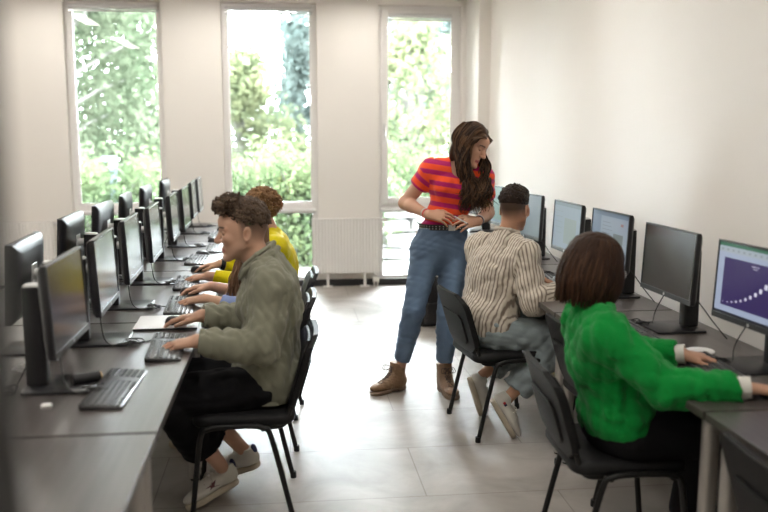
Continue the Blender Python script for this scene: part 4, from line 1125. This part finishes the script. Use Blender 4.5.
for s in (-1, 1):
    v.chain([c0+V3((.066, 0, .042)), c0+V3((.045, s*.048, .030)), c0+V3((-.005, s*.064, .0)), c0+V3((-.055, s*.045, -.045)), c0+V3((-.082, s*.028, -.095))], [.010, .010, .010, .010, .006], .005)
    v.chain([c0+V3((.082, 0, .018)), c0+V3((.060, s*.064, .004)), c0+V3((-.0, s*.084, -.020)), c0+V3((-.055, s*.068, -.065)), c0+V3((-.075, s*.066, -.10))], [.012, .013, .013, .012, .007], .006)
garment('collar', olive, org, v, .003, M['olive'], parent=None)
for s in 'LR':
    a, b_ = V3(J[s+'E']), V3(J[s+'W']); band('cuff', olive, org, a+(b_-a)*.88, b_-a, .044, .044, (0, 0, 1), .045, M['olive'], .006)
band('waistband', olive, org, (-.085, 3.65, .503), (0, 0, 1), .128, .172, (1, 0, 0), .045, M['olive'], .006)
v = Vol(); body_prims(v, J, (-1, 0, 0), False, inf=.012, parts=('legs',), hem=dict(L=.66, R=.66), legr=(.088, .078, .078, .095)); v.ell(V3(J['pelvis'])+V3((-.02, 0, -.03)), (.110, .165, .09), None, .03)
v.noise(.005, 45, 5); garment('trousers', olive, org, v, .005, M['black'])
def trs(o, t): return o
s1 = shoe(olive, V3((-.225, 3.70, .065))-org, V3((-.445, 3.56, .0))-org, (-.35, .1, .95), logo='star', side=1)
s2 = shoe(olive, V3((-.135, 3.83, .085))-org, V3((-.355, 3.90, .005))-org, (-.38, .0, .92), logo='star', side=-1)
v = Vol(); v.ell(P(-.018, 0, .058), (.096, .077, .084), ax, .0); v.ell(P(.030, 0, .118), (.053, .062, .032), ax, .02); v.ell(P(-.07, 0, .05), (.045, .062, .06), ax, .02)
v.noise(.005, 150, 8); v.noise(.004, 75, 9)
V1, F1 = v.mesh(.004); k = (V1-P(0, 0, 0))@ax[2]; xk = (V1-P(0, 0, 0))@ax[0]
line = lambda x: np.where(x > .05, .098, np.where(x > .0, .045+1.06*np.maximum(x, 0), np.maximum(.052+.3*x, .026)))
keep = (k > line(xk))[F1].all(1); F1 = F1[keep]
cu = curls(P, ax, 1., 430, 5, 0, 0, R=(.097, .079, .101), amp=.0062, length=.026, cond=lambda x, y, z: z > float(line(np.array(x)))+.012)
cu += curls(P, ax, 1., 110, 15, 0, 0, R=(.070, .066, .040), amp=.008, length=.028, cen=(.031, 0, .120), cond=lambda x, y, z: x > .0 and z > .085)
cu += curls(P, ax, 1., 26, 16, 0, 0, R=(.03, .060, .022), amp=.006, length=.024, cen=(.067, 0, .100), cond=lambda x, y, z: x > .069)
hair_obj(olive, org, 'hair', [(V1, F1), tubes(cu, [np.array([.002, .0036, .0042, .0044, .0044, .0044, .004, .0034, .0015])]*len(cu), 5)], M['hair_k'])

# ---------- person in light blue behind him
J = dict(pelvis=(-.07, 4.46, .555), chest=(-.10, 4.46, .78), neck=(-.145, 4.46, .955), LS=(-.13, 4.32, .895), RS=(-.13, 4.60, .895),
         LE=(-.17, 4.27, .715), RE=(-.20, 4.66, .73), LW=(-.415, 4.33, .778), RW=(-.41, 4.62, .790),
         LHip=(-.10, 4.38, .54), RHip=(-.10, 4.55, .54), LK=(-.48, 4.36, .515), RK=(-.48, 4.56, .515), LA=(-.42, 4.36, .13), RA=(-.42, 4.58, .13), LF=(-.52, 4.36, .03), RF=(-.52, 4.58, .03))
bl, org, P, ax = make_person('person with long light-brown hair and light blue top behind the olive-shirt man', J, (-1, 0, 0), True,
    (-.205, 4.46, 1.075), (-1, 0, -.2), [dict(w=J['LW'], fd=(-1, .02, -.10), dorsal=(0, -.1, 1), thumb=(0, 1, 0), curl=.38), dict(w=J['RW'], fd=(-1, .1, -.08), dorsal=(0, .1, 1), thumb=(0, -1, 0), curl=.36)], h=.0042, hsc=.92, skin=(.60, .36, .25))
v = Vol(); body_prims(v, J, (-1, 0, 0), True, inf=.014, parts=('torso', 'arms'), cuff=dict(L=('F', .66), R=('F', .60))); v.cone(V3(J['neck'])-V3((0, 0, .05)), J['neck'], .08, .058, .02, cut1=1.)
v.noise(.003, 45, 21); garment('pullover', bl, org, v, .005, M['blue'])
v = Vol(); body_prims(v, J, (-1, 0, 0), True, inf=.008, parts=('legs',)); v.ell(J['pelvis'], (.12, .17, .11), None, .03); garment('trousers', bl, org, v, .006, M['dark_navy'])
for s in 'LR': shoe(bl, V3(J[s+'A'])*[1, 1, 0]+V3((.04, 0, 0))-org, V3(J[s+'A'])*[1, 1, 0]+V3((-.20, 0, 0))-org, (0, 0, 1), sc=.9)
v = Vol(); v.ell(P(-.022, 0, .045), (.094, .080, .092), ax, .02); v.ell(P(-.06, 0, -.06), (.05, .075, .11), ax, .04); v.noise(.003, 60, 3, stretch=(1, 1, .3)); V1, F1 = v.mesh(.005)
g = np.random.default_rng(4); pa = []
for i in range(150):
    y = g.uniform(-1, 1); s = 1 if y > 0 else -1
    p0 = P(g.uniform(-.07, .04), s*g.uniform(.055, .082), g.uniform(-.01, .05)); p1 = P(g.uniform(-.08, .035), s*g.uniform(.075, .095), -.10)
    fr_ = g.random() < .55
    if fr_: p0 = P(g.uniform(.01, .05), s*.070, g.uniform(.02, .05)); p1 = P(g.uniform(.045, .075), s*g.uniform(.070, .092), -.10)
    p2 = p1+V3((-.020 if fr_ else .05, s*-.01, -.10))+g.normal(size=3)*.012; p3 = p2+V3((-.01, 0, -.10))+g.normal(size=3)*.016
    q = np.array([list(p) for p in spline([Vector(x) for x in (p0, p1, p2, p3)], 6)]); q += .005*np.sin(np.linspace(0, 15, len(q))+g.random()*6)[:, None]*unit(g.normal(size=3)); pa.append(q)
hair_obj(bl, org, 'hair', [(V1, F1), tubes(pa, [np.linspace(.007, .0025, len(q)) for q in pa], 5)], M['hair_b'])

# ---------- person in yellow
J = dict(pelvis=(-.05, 5.26, .555), chest=(-.055, 5.26, .80), neck=(-.105, 5.25, 1.01), LS=(-.07, 5.09, .925), RS=(-.07, 5.43, .925),
         LE=(-.20, 5.00, .725), RE=(-.20, 5.50, .735), LW=(-.46, 5.03, .778), RW=(-.42, 5.45, .785),
         LHip=(-.08, 5.17, .54), RHip=(-.08, 5.35, .54), LK=(-.46, 5.15, .515), RK=(-.46, 5.38, .515), LA=(-.40, 5.16, .13), RA=(-.40, 5.38, .13), LF=(-.5, 5.16, .03), RF=(-.5, 5.38, .03))
ye, org, P, ax = make_person('person with reddish curly hair in a yellow top seated in the left row', J, (-1, 0, 0), False,
    (-.165, 5.25, 1.135), (-1, .1, -.15), [dict(w=J['LW'], fd=(-1, .02, -.10), dorsal=(0, -.1, 1), thumb=(0, 1, 0), curl=.38), dict(w=J['RW'], fd=(-1, .0, -.08), dorsal=(0, .1, 1), thumb=(0, -1, 0), curl=.32)], h=.0042, hsc=.95)
v = Vol(); body_prims(v, J, (-1, 0, 0), False, inf=.012, parts=('torso', 'arms'), cuff=dict(L=('F', .86), R=('F', .86))); v.cone(V3(J['neck'])-V3((0, 0, .05)), J['neck'], .09, .062, .02, cut1=1.)
v.noise(.0035, 42, 22); garment('pullover', ye, org, v, .005, M['yellow'])
v = Vol(); body_prims(v, J, (-1, 0, 0), False, inf=.008, parts=('legs',)); v.ell(J['pelvis'], (.12, .17, .11), None, .03); garment('trousers', ye, org, v, .006, M['dark_navy'])
for s in 'LR': shoe(ye, V3(J[s+'A'])*[1, 1, 0]+V3((.04, 0, 0))-org, V3(J[s+'A'])*[1, 1, 0]+V3((-.21, 0, 0))-org, (0, 0, 1))
a, b_ = V3(J['RE']), V3(J['RW']); band('wristwatch', ye, org, a+(b_-a)*.94, b_-a, .031, .031, (0, 0, 1), .026, M['plastic'], .005)
v = Vol(); v.ell(P(-.025, 0, .055), (.100, .082, .090), ax, .02); v.ell(P(-.085, 0, .01), (.04, .065, .05), ax, .02); v.noise(.008, 95, 3); V1, F1 = v.mesh(.005)
cu = curls(P, ax, .95, 300, 7, 0, 0, R=(.112, .088, .105), cen=(-.03, 0, .035), amp=.009, length=.03, cond=lambda x, y, z: z > (.04 if x > 0 else -.03-.3*x))
hair_obj(ye, org, 'hair', [(V1, F1), tubes(cu, [np.array([.002, .004, .005, .005, .005, .005, .0045, .0035, .0015])]*len(cu), 5)], M['hair_y'])

# ---------- man in the striped shirt
fW = unit((.86, .5, 0))
J = dict(pelvis=(1.075, 4.50, .555), chest=(1.13, 4.56, .82), neck=(1.20, 4.60, 1.03), LS=(1.085, 4.73, .955), RS=(1.265, 4.45, .950),
         LE=(1.22, 4.87, .745), RE=(1.275, 4.31, .725), LW=(1.375, 4.745, .785), RW=(1.47, 4.34, .785),
         LHip=(1.07, 4.59, .54), RHip=(1.12, 4.42, .54), LK=(1.46, 4.70, .51), RK=(1.45, 4.37, .51), LA=(1.09, 4.66, .235), RA=(1.155, 4.33, .20))
wm_, org, P, ax = make_person('man with short dark hair in a striped shirt seated at the right desk', J, fW, False,
    (1.25, 4.62, 1.185), (.62, .78, -.12), [dict(w=J['LW'], fd=(1, -.25, -.12), dorsal=(0, 0, 1), thumb=(0, -1, 0), curl=.35), dict(w=J['RW'], fd=(1, .15, -.12), dorsal=(0, 0, 1), thumb=(0, 1, 0), curl=.35)],
    skin=(.50, .27, .17), h=.0035, fade=(-.055, (.020, .013, .010), .9), hsc=.98)
v = Vol(); body_prims(v, J, fW, False, inf=.022, parts=('torso', 'arms'), cuff=dict(L=('F', .93), R=('F', .93)))
v.ell(V3(J['pelvis'])+V3((0, 0, .04)), (.165, .155, .13), None, .05)
v.cone(V3(J['neck'])-V3((.02, .01, .07)), V3(J['neck'])+V3((.004, .002, .040)), .10, .060, .02, cut1=1.)
v.noise(.007, 34, 31, stretch=(1, 1, .6)); v.noise(.003, 80, 32); v.plane((0, 0, .50), (0, 0, -1), (.7, 4.1, .3), (1.6, 5, .52))
lat = unit(V3(J['LS'])-V3(J['RS']))
def wcol(V):
    segs = [(J['pelvis'], V3(J['neck']), .17, fW), (J['RS'], J['RE'], .075, fW), (J['RE'], J['RW'], .060, (0, 0, 1)), (J['LS'], J['LE'], .075, fW), (J['LE'], J['LW'], .060, (0, 0, 1))]
    I, T, A = along_limb(V, J, segs)
    tors = I == 0; A = np.where(tors, (V-V3(J['chest']))@lat, A)
    per = .0185; ph = (A/per) % 1.; w = np.clip((.24-np.abs(ph-.5))/.12, 0, 1)[:, None]*.9
    C = np.array([.64, .575, .49])*(1-w)+np.array([.175, .130, .10])*w; return C
garment('shirt', wm_, org, v, .0042, M['stripes'], wcol)
v = Vol(); c0 = V3(J['neck'])+V3((.004, .002, .034)); hf = unit((.7, .7, 0)); hl = V3((-hf[1], hf[0], 0))
for s in (-1, 1): v.chain([c0-hf*.060+V3((0, 0, .022)), c0-hf*.04+hl*s*.045+V3((0, 0, .016)), c0+hf*.01+hl*s*.062, c0+hf*.06+hl*s*.035-V3((0, 0, .04))], [.011, .012, .012, .008], .006)
garment('collar', wm_, org, v, .003, mat('collar_cream', (.52, .46, .39), .85))
a, b_ = V3(J['LE']), V3(J['LW']); band('wristwatch', wm_, org, a+(b_-a)*.98, b_-a, .032, .032, (0, 0, 1), .022, M['plastic'], .005)
v = Vol(); body_prims(v, J, fW, False, inf=.012, parts=('legs',), hem=dict(L=.84, R=.84), legr=(.090, .070, .068, .062)); v.ell(V3(J['pelvis'])+V3((.0, 0, -.02)), (.155, .155, .105), None, .04)
v.noise(.009, 36, 35, stretch=(1, 1, 1)); garment('jeans', wm_, org, v, .0048, M['grey_denim'])
shoe(wm_, V3((1.055, 4.33, .195))-org, V3((1.165, 4.27, .002))-org, (.84, .0, .54), logo='flag', side=-1)
shoe(wm_, V3((1.005, 4.66, .225))-org, V3((1.075, 4.655, .002))-org, (.95, .0, .3), side=1)
v = Vol(); v.ell(P(-.020, 0, .052), (.097, .0775, .088), ax, .0); v.ell(P(.03, 0, .10), (.06, .06, .035), ax, .02); v.noise(.0022, 180, 8)
V1, F1 = v.mesh(.0035); q = V1-P(0, 0, 0); z = q@ax[2]; x = q@ax[0]; F1 = F1[((z > .028+np.maximum(x, 0)*.6) & (x < .09))[F1].all(1)]
cu = curls(P, ax, .98, 260, 17, 0, 0, R=(.100, .080, .094), cen=(-.018, 0, .045), amp=.0012, turns=.6, length=.02, cond=lambda x, y, z: z > .055+max(x, 0)*.4)
hair_obj(wm_, org, 'hair', [(V1, F1), tubes(cu, [np.array([.0015, .0026, .003, .003, .003, .003, .0026, .002, .001])]*len(cu), 5)], M['hair_w'])

# ---------- woman in the green jumper
fG = unit((1, .12, 0))
J = dict(pelvis=(1.20, 2.93, .555), chest=(1.135, 2.94, .79), neck=(1.105, 2.97, .98), LS=(1.115, 3.105, .90), RS=(1.095, 2.80, .905),
         LE=(1.28, 3.12, .750), RE=(1.255, 2.655, .755), LW=(1.465, 3.00, .780), RW=(1.480, 2.565, .780),
         LHip=(1.22, 3.02, .54), RHip=(1.22, 2.84, .54), LK=(1.61, 3.05, .52), RK=(1.61, 2.82, .52), LA=(1.56, 3.08, .13), RA=(1.54, 2.84, .13), LF=(1.66, 3.1, .03), RF=(1.64, 2.84, .03))
gr, org, P, ax = make_person('woman with a brown bob in a green jumper seated at the right desk, typing', J, fG, True,
    (1.115, 2.985, 1.105), (.96, .16, -.22), [dict(w=J['LW'], fd=(1, -.10, -.12), dorsal=(0, 0, 1), thumb=(0, -1, 0), curl=.30, sc=.93), dict(w=J['RW'], fd=(1, .06, -.13), dorsal=(0, 0, 1), thumb=(0, 1, 0), curl=.32, sc=.93)], skin=(.56, .32, .22), h=.0035, hsc=.96)
v = Vol(); body_prims(v, J, fG, True, inf=.020, parts=('torso', 'arms'), cuff=dict(L=('F', .90), R=('F', .90)), armr=(.052, .044, .042, .030)); v.cone(V3(J['neck'])-V3((0, 0, .07)), V3(J['neck'])-V3((0, 0, .0)), .09, .056, .02, cut1=1.)
v.ell(V3(J['pelvis'])+V3((-.0, 0, .04)), (.125, .165, .10), None, .05)
v.noise(.008, 36, 41, stretch=(1, 1, 1)); v.noise(.002, 90, 42); v.plane((0, 0, .53), (0, 0, -1), (.7, 2.4, .3), (1.6, 3.4, .56))
garment('jumper', gr, org, v, .0045, M['green'])
for s in 'LR':
    a, b_ = V3(J[s+'E']), V3(J[s+'W']); band('cuff', gr, org, a+(b_-a)*.96, b_-a, .034, .034, (0, 0, 1), .045, M['cuff_white'], .003)
v = Vol(); body_prims(v, J, fG, True, inf=.010, parts=('legs',), legr=(.092, .07, .066, .06)); v.ell(V3(J['pelvis'])+V3((.0, 0, -.01)), (.135, .175, .115), None, .04); garment('trousers', gr, org, v, .006, M['black'])
for s in 'LR': shoe(gr, V3(J[s+'A'])*[1, 1, 0]-V3((.04, 0, 0))-org, V3(J[s+'A'])*[1, 1, 0]+V3((.20, 0, 0))-org, (0, 0, 1), sc=.9)
v = Vol(); v.ell(P(-.018, 0, .048), (.108, .096, .094), ax, .02); v.ell(P(-.030, 0, -.045), (.098, .104, .085), ax, .04)
for s in (-1, 1): v.ell(P(.025, s*.082, -.03), (.05, .022, .09), ax, .02)
v.ell(P(.095, 0, -.04), (.05, .065, .12), ax, .02, 's'); v.ell(P(0, 0, -.13), (.09, .075, .06), ax, .02, 's'); v.noise(.002, 120, 3, stretch=(1, 1, .15)); V1, F1 = v.mesh(.0045)
g = np.random.default_rng(14); pa = []
for i in range(520):
    a = g.uniform(-2.55, 2.55)+PI; ca, sa = math.cos(a), math.sin(a); jz = g.uniform(-.145, -.095); fl = g.uniform(.86, 1.10)
    top = P(-.02+.02*ca, .02*sa, .135+g.normal()*.002); R_ = [(.075, .075, .112), (.104, .097, .055), (.118, .108, -.01), (.117, .110, -.065), (.098*fl, .096*fl, jz)]
    q = [top]+[P(-.02+r_*ca+g.normal()*.0025, r2*sa+g.normal()*.0025, zz) for r_, r2, zz in R_]
    q = np.array([list(p) for p in spline([Vector(x) for x in q], 4)]); pa.append(q)
hair_obj(gr, org, 'hair', [(V1, F1), tubes(pa, [np.concatenate([np.linspace(.003, .0055, 12), np.linspace(.0055, .0015, len(q)-12)]) for q in pa], 5)], M['hair_g'])
mb = MB()
for s in (-1, 1):
    c = P(.095, s*.032, .004); mb.tube([tuple(c+ax[1]*.024*math.cos(a)+ax[2]*.020*math.sin(a)-org) for a in np.linspace(0, 2*PI, 19)], .0014, 6)
    mb.tube([tuple(P(.092, s*.055, .010)-org), tuple(P(.03, s*.078, .012)-org), tuple(P(-.02, s*.080, .005)-org)], .0014, 6)
mb.tube([tuple(P(.098, -.009, .006)-org), tuple(P(.098, .009, .006)-org)], .0014, 6); mb.build('glasses', M['silver'], gr)

# ---------- standing woman
fS = unit((.08, -1, 0))
J = dict(pelvis=(.925, 5.13, .935), chest=(1.005, 5.12, 1.265), neck=(1.045, 5.11, 1.425), RS=(.870, 5.12, 1.385), LS=(1.178, 5.10, 1.335),
         RE=(.720, 5.20, 1.180), LE=(1.236, 5.20, 1.115), RW=(.828, 4.985, 1.128), LW=(1.125, 4.975, 1.085),
         RHip=(.840, 5.12, .89), LHip=(1.015, 5.12, .88), RK=(.757, 5.07, .535), LK=(.962, 5.03, .528), RA=(.690, 5.205, .13), LA=(.962, 5.155, .13))
hd = unit((.66, -.62, -.42))
st, org, P, ax = make_person('standing woman with long brown hair, striped red top and blue jeans, looking down', J, fS, True,
    (1.095, 5.045, 1.530), hd, [dict(w=J['RW'], fd=(.86, -.25, -.10), dorsal=(.0, -.75, .65), thumb=(.1, .3, .9), curl=.42, sc=.95), dict(w=J['LW'], fd=(-.80, -.35, .02), dorsal=(.1, -.75, .60), thumb=(0, .3, .9), curl=.50, sc=.95)],
    skin=(.58, .33, .225), h=.0033, hsc=.97, headup=(.25, 0, 1), lip=(.45, .10, .11), down=True)
up_ = unit(np.cross(fS, unit(V3(J['LS'])-V3(J['RS']))))
up_ = up_ if up_[2] > 0 else -up_
v = Vol(); body_prims(v, J, fS, True, inf=.011, parts=('torso', 'arms'), cuff=dict(L=('U', .55), R=('U', .50)), armr=(.052, .046, .03, .02))
v.noise(.0028, 45, 51); v.plane((.93, 5.12, 1.06), (.05, .02, -1), (.5, 4.8, .7), (1.4, 5.4, 1.09))
nk = V3(J['neck']); v.cone(nk+V3((-.005, -.035, -.045)), nk+V3((.01, -.03, .08)), .068, .075, .01, op='s')
def tcol(V):
    c = (V-V3(J['chest']))@up_
    for s in 'LR':
        S_, E_ = V3(J[s+'S']), V3(J[s+'E']); w = unit(E_-S_); t = (V-S_)@w; d = dist_seg(V, S_, E_); sgn = 1 if s == 'L' else -1
        m = (d < .075) & (t > .03) & (np.abs((V-V3(J['chest']))@V3((1, 0, 0))) > .125); c = np.where(m, .095-t, c)
    ph = (c/.061+.12) % 1.; w = np.clip((.245-np.abs(ph-.5))/.04, 0, 1)[:, None]
    return np.array([.86, .085, .022])*(1-w)+np.array([.42, .010, .125])*w
garment('striped_top', st, org, v, .0042, M['tee'], tcol)
v = Vol(); body_prims(v, J, fS, True, inf=.004, parts=('legs',), hem=dict(L=.81, R=.81), legr=(.090, .060, .058, .042)); A = (V3((1, 0, 0)), fS, V3((0, 0, 1)))
v.ell(V3(J['pelvis'])+V3((0, 0, -.02)), (.175, .116, .14), A, .04); v.ell((.948, 5.125, 1.03), (.146, .100, .09), A, .04); v.noise(.0035, 44, 55, stretch=(1, 1, 1.5)); v.plane((.95, 5.12, 1.048), (.0, .0, 1), (.6, 4.8, 1.03), (1.3, 5.4, 1.3))
def jcol(V):
    g = np.random.default_rng(2); n = 0
    for _ in range(5): k_ = g.normal(size=3)*[30, 30, 14]; n = n+np.sin(V@k_+g.random()*6)
    C = np.tile(np.array([.105, .160, .245]), (len(V), 1))
    for s in 'LR':
        for a, b_, am in ((J[s+'Hip'], J[s+'K'], .9), (J[s+'K'], J[s+'A'], .6)):
            a, b_ = V3(a)+fS*.075, V3(b_)+fS*.06; d = dist_seg(V, a+(b_-a)*.15, b_-(b_-a)*.15); C = C*(1+am*np.exp(-(d/.045)**2))[:, None]
    return C*(1+.05*n)[:, None]
garment('jeans', st, org, v, .0042, M['jeans'], jcol)
# belt with studs
bc = V3((.946, 5.12, 1.045)); N = 44; mb = MB(); R = []
for dz, r_ in ((-.017, 0), (-.017, .004), (.017, .004), (.017, 0)): R.append([tuple(bc+V3(((.149+r_)*math.cos(2*PI*i/N), (.104+r_)*math.sin(2*PI*i/N), dz-.03*math.cos(2*PI*i/N)*0))-org) for i in range(N)])
R.append(R[0]); mb.rings(R, cap=False); be = mb.build('belt', M['belt'], st)
mb = MB()
for i in range(N):
    a = 2*PI*i/N
    for dz in (-.007, .007): mb.sphere(tuple(bc+V3((.1545*math.cos(a), .1095*math.sin(a), dz))-org), .0032, 6, 4)
mb.box(.955-org[0], .995-org[0], 5.010-org[1], 5.004-org[1], 1.028, 1.062); mb.build('studs', M['silver'], be)
shoe(st, V3((.735, 5.245, .002))-org, V3((.495, 5.095, .0))-org, (0, 0, 1), name='boot', style='boot', sc=.98, side=-1)
shoe(st, V3((.955, 5.215, .002))-org, V3((.990, 4.935, .0))-org, (0, 0, 1), name='boot', style='boot', sc=.98, side=1)
for s, col_ in (('R', M['logo_red']), ('R', M['silver']), ('L', M['logo_navy']), ('L', M['silver'])):
    a, b_ = V3(J[s+'E']), V3(J[s+'W']); tt = .93 if col_ in (M['logo_red'], M['logo_navy']) else .86; band('bracelet', st, org, a+(b_-a)*tt, b_-a, .0265, .0265, (0, 0, 1), .006, col_, .004)
v = Vol(); v.ell(P(-.022, 0, .045), (.096, .083, .095), ax, .02); v.ell(P(-.065, 0, -.05), (.045, .075, .09), ax, .04)
v.ell(P(.095, 0, -.03), (.07, .068, .105), ax, .01, 's'); v.noise(.0025, 80, 3, stretch=(1, 1, .3)); V1, F1 = v.mesh(.0042)
g = np.random.default_rng(24); pa = []
part = P(.0, .012, .138)
for i in range(560):
    s = 1 if g.random() < .45 else -1; k = g.random(); x0 = -.09+.165*k
    p0 = P(x0, .010+s*.006, .140-.55*(x0+.01)**2*10*.9 if False else .139-8*(x0+.015)**2); p1 = P(x0*.95+.006*g.normal(), s*(.072+.008*g.random()), .075+.012*g.normal()); p2 = P(x0*.85-.01+.006*g.normal(), s*(.088+.010*g.random()), -.01)
    if x0 > .03: p1 = P(x0+.006, s*.060, .080); p2 = P(.030+.01*g.normal(), s*(.090), .01)
    base = V3((1.075, 5.00, 1.40)) if s == -1 else V3((1.20, 5.02, 1.36))
    if s < 0: p3 = V3((1.01+.07*g.random(), 5.01+.05*g.normal()*.6, 1.40)); p4 = V3((1.03+.12*g.random(), 4.985+.02*g.normal(), 1.26)); L_ = g.uniform(-.03, .10)
    else: p3 = V3((1.155+.05*g.random(), 5.09+.03*g.normal(), 1.40)); p4 = V3((1.11+.085*g.random(), 4.985+.02*g.normal(), 1.27)); L_ = g.uniform(-.03, .08)
    if g.random() < .18: p3 = V3((.97+.06*g.random(), 5.17+.03*g.normal(), 1.38)); p4 = p3+V3((-.02, .02, -.13))
    p5 = p4+V3((.02*g.normal(), -.01, -L_-.03))
    q = np.array([list(p) for p in spline([Vector(x) for x in (p0, p1, p2, p3, p4, p5)], 7)]); s_ = np.linspace(0, 1, len(q)); am = .017*np.clip((s_-.35)/.4, 0, 1); ph = g.random()*6
    q += (am*np.sin(s_*20+ph))[:, None]*V3((1, 0, 0))+(am*np.cos(s_*20+ph))[:, None]*V3((0, .7, 0)); pa.append(q)
hair_obj(st, org, 'hair', [(V1, F1), tubes(pa, [np.concatenate([np.full(len(q)-14, .0042), np.linspace(.0042, .0012, 14)]) for q in pa], 5)], M['hair_woman'])
t = thing('pen', 'small silver pen held in the standing woman\'s fingers', 'pen'); q = MB(); q.tube([(.965, 4.885, 1.125), (1.035, 4.86, 1.085)], .0042, 10); q.build('barrel', M['silver'], t)
q = MB(); q.tube([(1.035, 4.86, 1.085), (1.044, 4.857, 1.080)], [.0042, .001], 10); q.build('tip', M['plastic'], t)

# ------------------------------------------------------------------ camera, sky, render look
F_, VPX, VPY = 860., 285.4, 133.5
yv = unit(((VPX-384)/F_, (256-VPY)/F_, -1)); zv = unit((0, 1, yv[1]/-yv[2])); xv = np.cross(yv, zv)
R3 = Matrix([list(xv), list(yv), list(zv)])
cd = bpy.data.cameras.new('camera'); cam = bpy.data.objects.new('camera', cd); COL.objects.link(cam); cd.sensor_width = 36; cd.lens = F_/768*36
cam.matrix_world = Matrix.Translation((0, 0, 1.6)) @ R3.to_4x4(); cd.clip_start = .05
cd.dof.use_dof = True; cd.dof.focus_distance = 4.6; cd.dof.aperture_fstop = 1.7
SC.camera = cam
w = bpy.data.worlds.new('overcast_sky'); SC.world = w; w.use_nodes = True; N = w.node_tree.nodes; L = w.node_tree.links
bg = N['Background']; bg.inputs['Strength'].default_value = 46.; bg.inputs['Color'].default_value = (.88, .94, 1., 1)
SC.view_settings.view_transform = 'Standard'; SC.view_settings.look = 'None'; SC.view_settings.exposure = .74; SC.view_settings.gamma = 1; SC.view_settings.use_curve_mapping = False
SC.cycles.use_denoising = True; SC.cycles.max_bounces = 10; SC.cycles.diffuse_bounces = 6; SC.cycles.transparent_max_bounces = 12; SC.cycles.caustics_reflective = False; SC.cycles.caustics_refractive = False
SC.cycles.sample_clamp_indirect = 8
